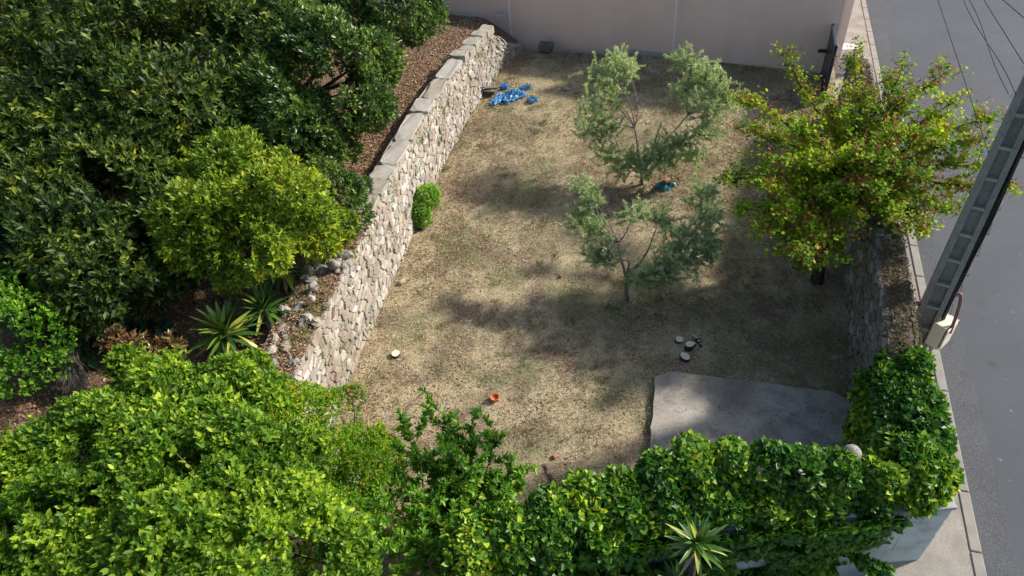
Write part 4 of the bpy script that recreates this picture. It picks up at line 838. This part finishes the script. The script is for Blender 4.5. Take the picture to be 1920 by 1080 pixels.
# ------------------------------------------------------------------ small plants
bb = thing('clipped_bush', 'bright lime bush growing out of the foot of the stone wall', 'bush', (-2.03, 13.25, 0.05))
MB().tube([(-2.04, 13.31, 0.00), (-1.91, 13.45, 0.35)], [.05, .03], 7).build('trunk', M_['bark'], bb, True)
crown('crown', bb, M_['leaf_box'], [((-1.77, 13.75, 0.55), .29), ((-1.92, 13.53, 0.42), .28), ((-1.68, 13.85, 0.62), .2), ((-2.05, 13.44, 0.30), .22), ((-1.93, 13.42, 0.22), .2), ((-1.61, 13.62, 0.50), .15), ((-2.04, 13.58, 0.50), .15)], 2200, 7, .036, .022, 'oval', shell=.35, hole=-1.2, lump=.45)
rp = thing('red_tip_shrub', 'shrub with red-brown young leaves behind the thicket', 'shrub', base_under(-5.85, 7.4))
crown('crown', rp, M_['leaf_red'], [((-6.36, 8.10, 2.30), .22), ((-6.00, 7.93, 2.30), .2), ((-5.43, 7.90, 2.25), .22), ((-5.65, 7.82, 2.25), .2)], 170, 6, .09, .032, 'lance', shell=.6, hole=-2, spread=(.4, 1.0))
MB().tube([base_under(-5.85, 7.4), (-5.95, 7.90, 2.20)], [.03, .02], 6).build('stem', M_['bark'], rp, True)
fg = thing('fig_sapling', 'dark broad-leaved fig sapling in the shade under the trees', 'sapling', (-7.16, 8.96, 1.50))
crown('crown', fg, M_['leaf_fig'], [((-7.11, 8.82, 1.90), .4), ((-6.58, 8.80, 1.85), .35), ((-7.34, 8.57, 1.80), .35), ((-6.12, 8.72, 1.80), .25)], 110, 5, .17, .12, 'ivy', shell=.6, hole=-2)
MB().tube([(-7.21, 9.01, 1.45), (-6.89, 8.78, 1.85)], [.03, .015], 6).build('stem', M_['bark'], fg, True)
dg = thing('dead_grass_tuft', 'grey dead grass tuft hanging by the thicket', 'grass tuft', (-7.31, 7.89, 1.50))
n = 420; P = np.array((-7.32, 8.21, 2.00))[None] + rng.normal(size=(n, 3))*np.array([.06, .06, .04]); E_ = np.array((-6.98, 7.59, 1.75))[None] + rng.normal(size=(n, 3))*.12
simple('dead_grass', [(.13, .115, .10), (.22, .20, .17)], 9, .95, 0)
link('blades', leaf_mesh('blades', P, E_-P, rng.normal(size=(n, 3)), np.linalg.norm(E_-P, axis=1), .006, rng.random(n)), M_['dead_grass'], dg, True)
# weeds rooted in the stone wall and along its top
random.seed(17); WP = []
for c_ in np.arange(4.6, 18.2, .28):
    v_ = random.choice((1.75, 1.7, 1.6, 1.4, 1.15, .85, .1)); q = np.array(S_left(c_ + random.uniform(-.2, .2), v_, .03)); m_ = random.randint(14, 60); sz = random.uniform(.5, 1.3)
    WP.append(q[None] + rng.normal(size=(m_, 3))*np.array([.05, .09, .09])*sz)
for k_ in range(26):
    q, t_ = polyline(LW, np.array(random.uniform(4.4, 9.2))); n_ = np.array([t_[1], -t_[0]])*-random.uniform(.05, .7); m_ = random.randint(15, 50)
    WP.append(np.array([q[0]+n_[0], q[1]+n_[1], 1.84])[None] + rng.normal(size=(m_, 3))*np.array([.1, .1, .02]))
P = np.concatenate(WP); m_ = len(P)
o = link('wall_weeds', leaf_mesh('wall_weeds', P, nrm(rng.normal(size=(m_, 3)) + np.array([.6, -.1, .6])), rng.normal(size=(m_, 3))+np.array([.6, 0, .8]), rng.uniform(.035, .085, m_), rng.uniform(.011, .02, m_), rng.random(m_)), M_['weed'], stuff=True)
tag(o, 'small green weeds rooted in the joints of the stone wall', 'weeds')
n = 5200; s_ = rng.uniform(3.5, 9.2, n); q, T = polyline(LW, s_); off = rng.uniform(.0, .78, n); xy = q + np.column_stack([-T[:, 1], T[:, 0]])*off[:, None]; P = np.column_stack([xy, 1.80 + rng.uniform(-.01, .03, n)])
o = link('wall_top_litter', leaf_mesh('wall_top_litter', P, nrm(np.column_stack([rng.normal(size=(n, 2)), rng.normal(size=n)*.3])), nrm(rng.normal(size=(n, 3))*.4+np.array([0, 0, 1.])), rng.uniform(.03, .09, n), rng.uniform(.008, .03, n), rng.beta(2, 2, n)), M_['leaf_litter'], stuff=True); tag(o, 'dead leaves and straw on the broken top of the stone wall', 'dead leaves')
b = MB(); SS = np.linspace(3.2, 9.0, 40); pp, tt = polyline(LW, SS)
for s_, q, t_ in zip(SS, pp, tt):
    th = .55 + .25*(1-float(smooth(6.5, 9.5, np.array(s_))))
    for f_ in np.linspace(.03, th+.02, 7): b.v.append((q[0]-t_[1]*f_, q[1]+t_[0]*f_, float(lw_top(np.array(s_))) - .012 + random.uniform(-.01, .025) - (.03 if f_ < .04 or f_ > th else 0)))
b.f = [(i*7+k, i*7+k+1, i*7+k+8, i*7+k+7) for i in range(39) for k in range(6)]
b.build('soil_fill', M_['mulch'], sw, True)

# ------------------------------------------------------------------ things lying about
def tarp(label, c, sx, sy, h, seed, rz):
    nu, nv = 22, 16; b = MB(); rr = np.random.default_rng(seed); ph = rr.random(8)*6
    for j in range(nv):
        for i in range(nu):
            x, y = i/(nu-1)*2-1, j/(nv-1)*2-1; e = (1+.10*math.sin(3*math.atan2(y, x)+ph[0])+.06*math.sin(7*math.atan2(y, x)+ph[1]))*(1-.18*max(0, abs(x)+abs(y)-1)); x2, y2 = x*sx/2*e, y*sy/2*e
            r_ = max(abs(x), abs(y)); z = h*(1-r_**2)*(.55+.45*math.sin(4*x+ph[2]+2*y)) + .03*math.sin(9*x+5*y+ph[3]) + .025*math.sin(11*y-6*x+ph[4]) + abs(math.sin(6*x+7*y+ph[5]))*.035 + abs(math.sin(13*x-9*y+ph[6]+2*math.sin(3*y)))*.03 + .012
            cx, sn = math.cos(rz), math.sin(rz); X, Y = c[0]+x2*cx-y2*sn, c[1]+x2*sn+y2*cx; b.v.append((X, Y, float(GZ(X, Y))+max(.006, z)))
    b.f = [(j*nu+i, j*nu+i+1, (j+1)*nu+i+1, (j+1)*nu+i) for j in range(nv-1) for i in range(nu-1)]
    tag(b.build('tarpaulin', M_['tarp_blue']), label, 'tarpaulin', 'blue tarpaulin scraps')
tarp('largest crumpled blue tarpaulin scrap on the lawn', (0.56, 18.61, 0.42), .72, .5, .16, 1, .5)
tarp('blue tarpaulin scrap touching the old boards', (0.10, 18.51, 0.42), .58, .27, .09, 2, .9)
tarp('blue tarpaulin scrap lying apart on the right', (1.09, 18.28, 0.42), .30, .25, .06, 3, .2)
tarp('small blue tarpaulin scrap behind the largest one', (0.95, 18.99, 0.44), .34, .18, .04, 4, .1)
tarp('narrow blue tarpaulin strip behind the old boards', (0.34, 19.20, 0.45), .22, .3, .05, 5, .3)
tarp('tiny pale blue plastic scrap at the foot of the wall', (0.03, 19.66, 0.46), .12, .12, .02, 6, .3)
q = Vector((-0.11, 18.95, 0.45)); ob = thing('board_pile', 'heap of old grey boards at the foot of the stone wall', 'boards', (q.x, q.y, .4))
for k, (dx, dy, dz, a, L_) in enumerate(((0, 0, .05, .1, .62), (.03, .09, .10, .25, .55), (-.02, -.08, .12, -.05, .5), (.05, .02, .17, .4, .42))):
    MB().box((q.x+dx, q.y+dy, .42+dz), (L_, .13, .035), M=Matrix.Rotation(a, 3, 'Z') @ Matrix.Rotation(.12*(k-1), 3, 'Y'), bev=.005).build('board', M_['old_board'], ob)
q = (1.77, 21.04, 0.72); tag(MB().box(q, (.42, .30, .26), -.35, bev=.03).build('stone_block', M_['mossy_block']), 'dark mossy stone block at the foot of the pink wall', 'stone')
q = (0.45, 21.92, 1.42); tag(MB().box(q, (.34, .14, .2), -.4, bev=.02).build('render_chunk', M_['render_grey']), 'broken pale render chunk on the terrace by the pink wall', 'rubble')
def lump(name, label, cat, px, r, mat, seed, flat=.6, group=None):
    vs, fs = boulder(r, seed, flat, 9, 6); b = MB(); b.add(place_mesh(vs, px, seed), fs); return tag(b.build(name, M_[mat] if isinstance(mat, str) else mat, None, True), label, cat, group)
lump('stone', 'pale rounded stone at the foot of the wall', 'stone', (-2.35, 11.45, 0.05), .085, STONES[0], 61)
lump('stone', 'flat grey stone on the lawn right of the tarpaulins', 'stone', (2.10, 18.69, 0.45), .11, STONES[3], 62, .35)
def logpiece(name, label, px, r, h, tilt, rz, seed, group='cut logs on the lawn'):
    random.seed(seed); nn = 14; t = thing(name, label, 'log', px, group=group); M = Matrix.Rotation(rz, 3, 'Z') @ Matrix.Rotation(tilt, 3, 'X'); pr2 = [r*(1+.10*math.sin(2*k*2*math.pi/nn+seed)+random.uniform(-.05, .05)) for k in range(nn)]
    b = MB(); c = Vector(px)
    for z in (-h*.5, h*.5): b.v += [c + M @ Vector((pr2[k]*math.cos(k*2*math.pi/nn), pr2[k]*math.sin(k*2*math.pi/nn)*.85, z)) for k in range(nn)]
    b.f = [(k, (k+1) % nn, nn+(k+1) % nn, nn+k) for k in range(nn)] + [tuple(range(nn-1, -1, -1))]; bk = b.build('bark', M_['log_bark'], t)
    b = MB(); b.v = [c + M @ Vector((pr2[k]*.96*math.cos(k*2*math.pi/nn), pr2[k]*.96*math.sin(k*2*math.pi/nn)*.85, h*.5+.002)) for k in range(nn)] + [c + M @ Vector((0, 0, h*.5+.006))]
    b.f = [(k, (k+1) % nn, nn) for k in range(nn)]; b.build('cut_face', M_['cut_wood'], bk)
logpiece('log_round', 'upright cut log with a round pale top above the slab', (3.19, 8.77, 0.09), .086, .16, .12, .4, 71)
logpiece('log_round', 'pale log round nearest the concrete slab', (3.06, 8.56, 0.04), .102, .08, .08, 2.2, 72)
logpiece('log_round', 'split pale log piece left of the upright log', (3.06, 9.00, 0.04), .085, .06, .2, 1.0, 73)
logpiece('log_round', 'pale notched log round lying alone near the stone wall', (-2.36, 9.35, 0.04), .092, .06, .06, .3, 74)
for k, px in enumerate(((3.31, 8.83, 0.06), (3.40, 8.90, 0.05), (3.38, 8.96, 0.05), (3.43, 8.95, 0.05), (3.42, 8.81, 0.04))): logpiece('branch_stub', ('thickest small branch stub touching the upright log', 'branch stub below the pair of tiny stubs', 'left one of the pair of tiny branch stubs', 'right one of the pair of tiny branch stubs', 'lone tiny branch stub by the curved twig')[k], px, .024-.002*k, .08, .2*k, k, 80+k, 'branch stubs beside the logs')
def stick(label, pts, r, mat='straw_stick'): tag(MB().tube([Vector(p) for p in pts], r, 6).build('stick', M_[mat], None, True), label, 'stick', 'sticks on the lawn')
stick('short pale stick behind the log pile', [(3.34, 9.09, 0.05), (3.43, 9.00, 0.04)], .012, 'cut_wood')
stick('thin curved twig right of the log pile', [(3.62, 9.05, 0.05), (3.51, 8.96, 0.06), (3.44, 8.80, 0.05)], .006)
stick('straight russet stick near the ivy', [(0.25, 6.58, 0.03), (0.47, 6.08, 0.03)], .014, 'red_conduit')
stick('thin dark stick beside the russet one', [(0.31, 6.45, 0.02), (0.33, 6.12, 0.02)], .008, 'bark')
stick('bare vine stick lying across the ivy in front', [(2.12, 4.50, 1.75), (2.60, 4.61, 1.60), (3.01, 4.65, 1.55)], .009)
q = (-0.50, 8.03, 0.03); fp = thing('flower_pot', 'small orange terracotta pot on the lawn', 'pot', q)
b = MB(); nn = 18; prof = [(.06, -.04), (.082, .045), (.088, .045), (.088, .06), (.072, .06), (.066, .015), (0.001, .012)]
for r_, z_ in prof: b.v += [(q[0]+r_*math.cos(k*2*math.pi/nn), q[1]+r_*math.sin(k*2*math.pi/nn), q[2]+z_) for k in range(nn)]
b.f = [(i*nn+k, i*nn+(k+1) % nn, (i+1)*nn+(k+1) % nn, (i+1)*nn+k) for i in range(len(prof)-1) for k in range(nn)]
b.build('bowl', M_['terracotta'], fp, True)
for k, (px, s_, lab) in enumerate((((0.45, 6.71, 0.03), .10, 'broken brick piece near the russet stick'), ((0.63, 6.13, 0.03), .06, 'small brick crumb by the ivy edge'), ((1.06, 11.16, 0.03), .09, 'reddish brick piece in the middle of the lawn'), ((0.69, 15.83, 0.28), .07, 'orange brick crumb on the sunlit lawn'))):
    tag(MB().box(px, (s_, s_*.75, .05), .5+k, bev=.012).build('brick_piece', M_['brick']), lab, 'brick', 'brick pieces on the lawn')
bgp = (3.87, 13.79, 0.20); bg_ = thing('plastic_bag', 'crumpled teal plastic bag under the taller olive', 'bag', bgp)
b = MB(); nn = 14
for j in range(7):
    ph = math.pi/2*j/6
    for k in range(nn):
        th = k*2*math.pi/nn; r_ = .19*math.cos(ph)**.7*(1+.18*math.sin(3*th+j)+.12*math.sin(5*th-j*1.7)); b.v.append((bgp[0]+r_*1.2*math.cos(th), bgp[1]+r_*.8*math.sin(th), bgp[2]-.02+.16*math.sin(ph)*(1+.2*math.sin(4*th+j))))
b.f = [(i*nn+k, i*nn+(k+1) % nn, (i+1)*nn+(k+1) % nn, (i+1)*nn+k) for i in range(6) for k in range(nn)] + [tuple(6*nn+k for k in range(nn))]
b.build('bag', M_['bag_teal'], bg_)
tag(MB().box((bgp[0]+.03, bgp[1]-.02, bgp[2]+.185), (.16, .11, .06), .6, bev=.006).build('brick', M_['brick']), 'red brick resting on the teal bag', 'brick')
sp = (4.18, 5.02, 1.95); fin = thing('stone_finial', 'round grey stone ball rising from the ivy', 'finial', sp)
b = MB(); nn = 16
for j in range(9):
    ph = -math.pi/2+math.pi*j/8
    for k in range(nn): b.v.append((sp[0]+.12*max(.02, math.cos(ph))*math.cos(k*2*math.pi/nn), sp[1]+.12*max(.02, math.cos(ph))*math.sin(k*2*math.pi/nn), sp[2]+.12*math.sin(ph)))
b.f = [(i*nn+k, i*nn+(k+1) % nn, (i+1)*nn+(k+1) % nn, (i+1)*nn+k) for i in range(8) for k in range(nn)]
b.build('ball', DSTONES[2], fin, True); MB().box((sp[0], sp[1], sp[2]-.45), (.3, .3, .7), .35, bev=.02).build('post', DSTONES[2], fin)
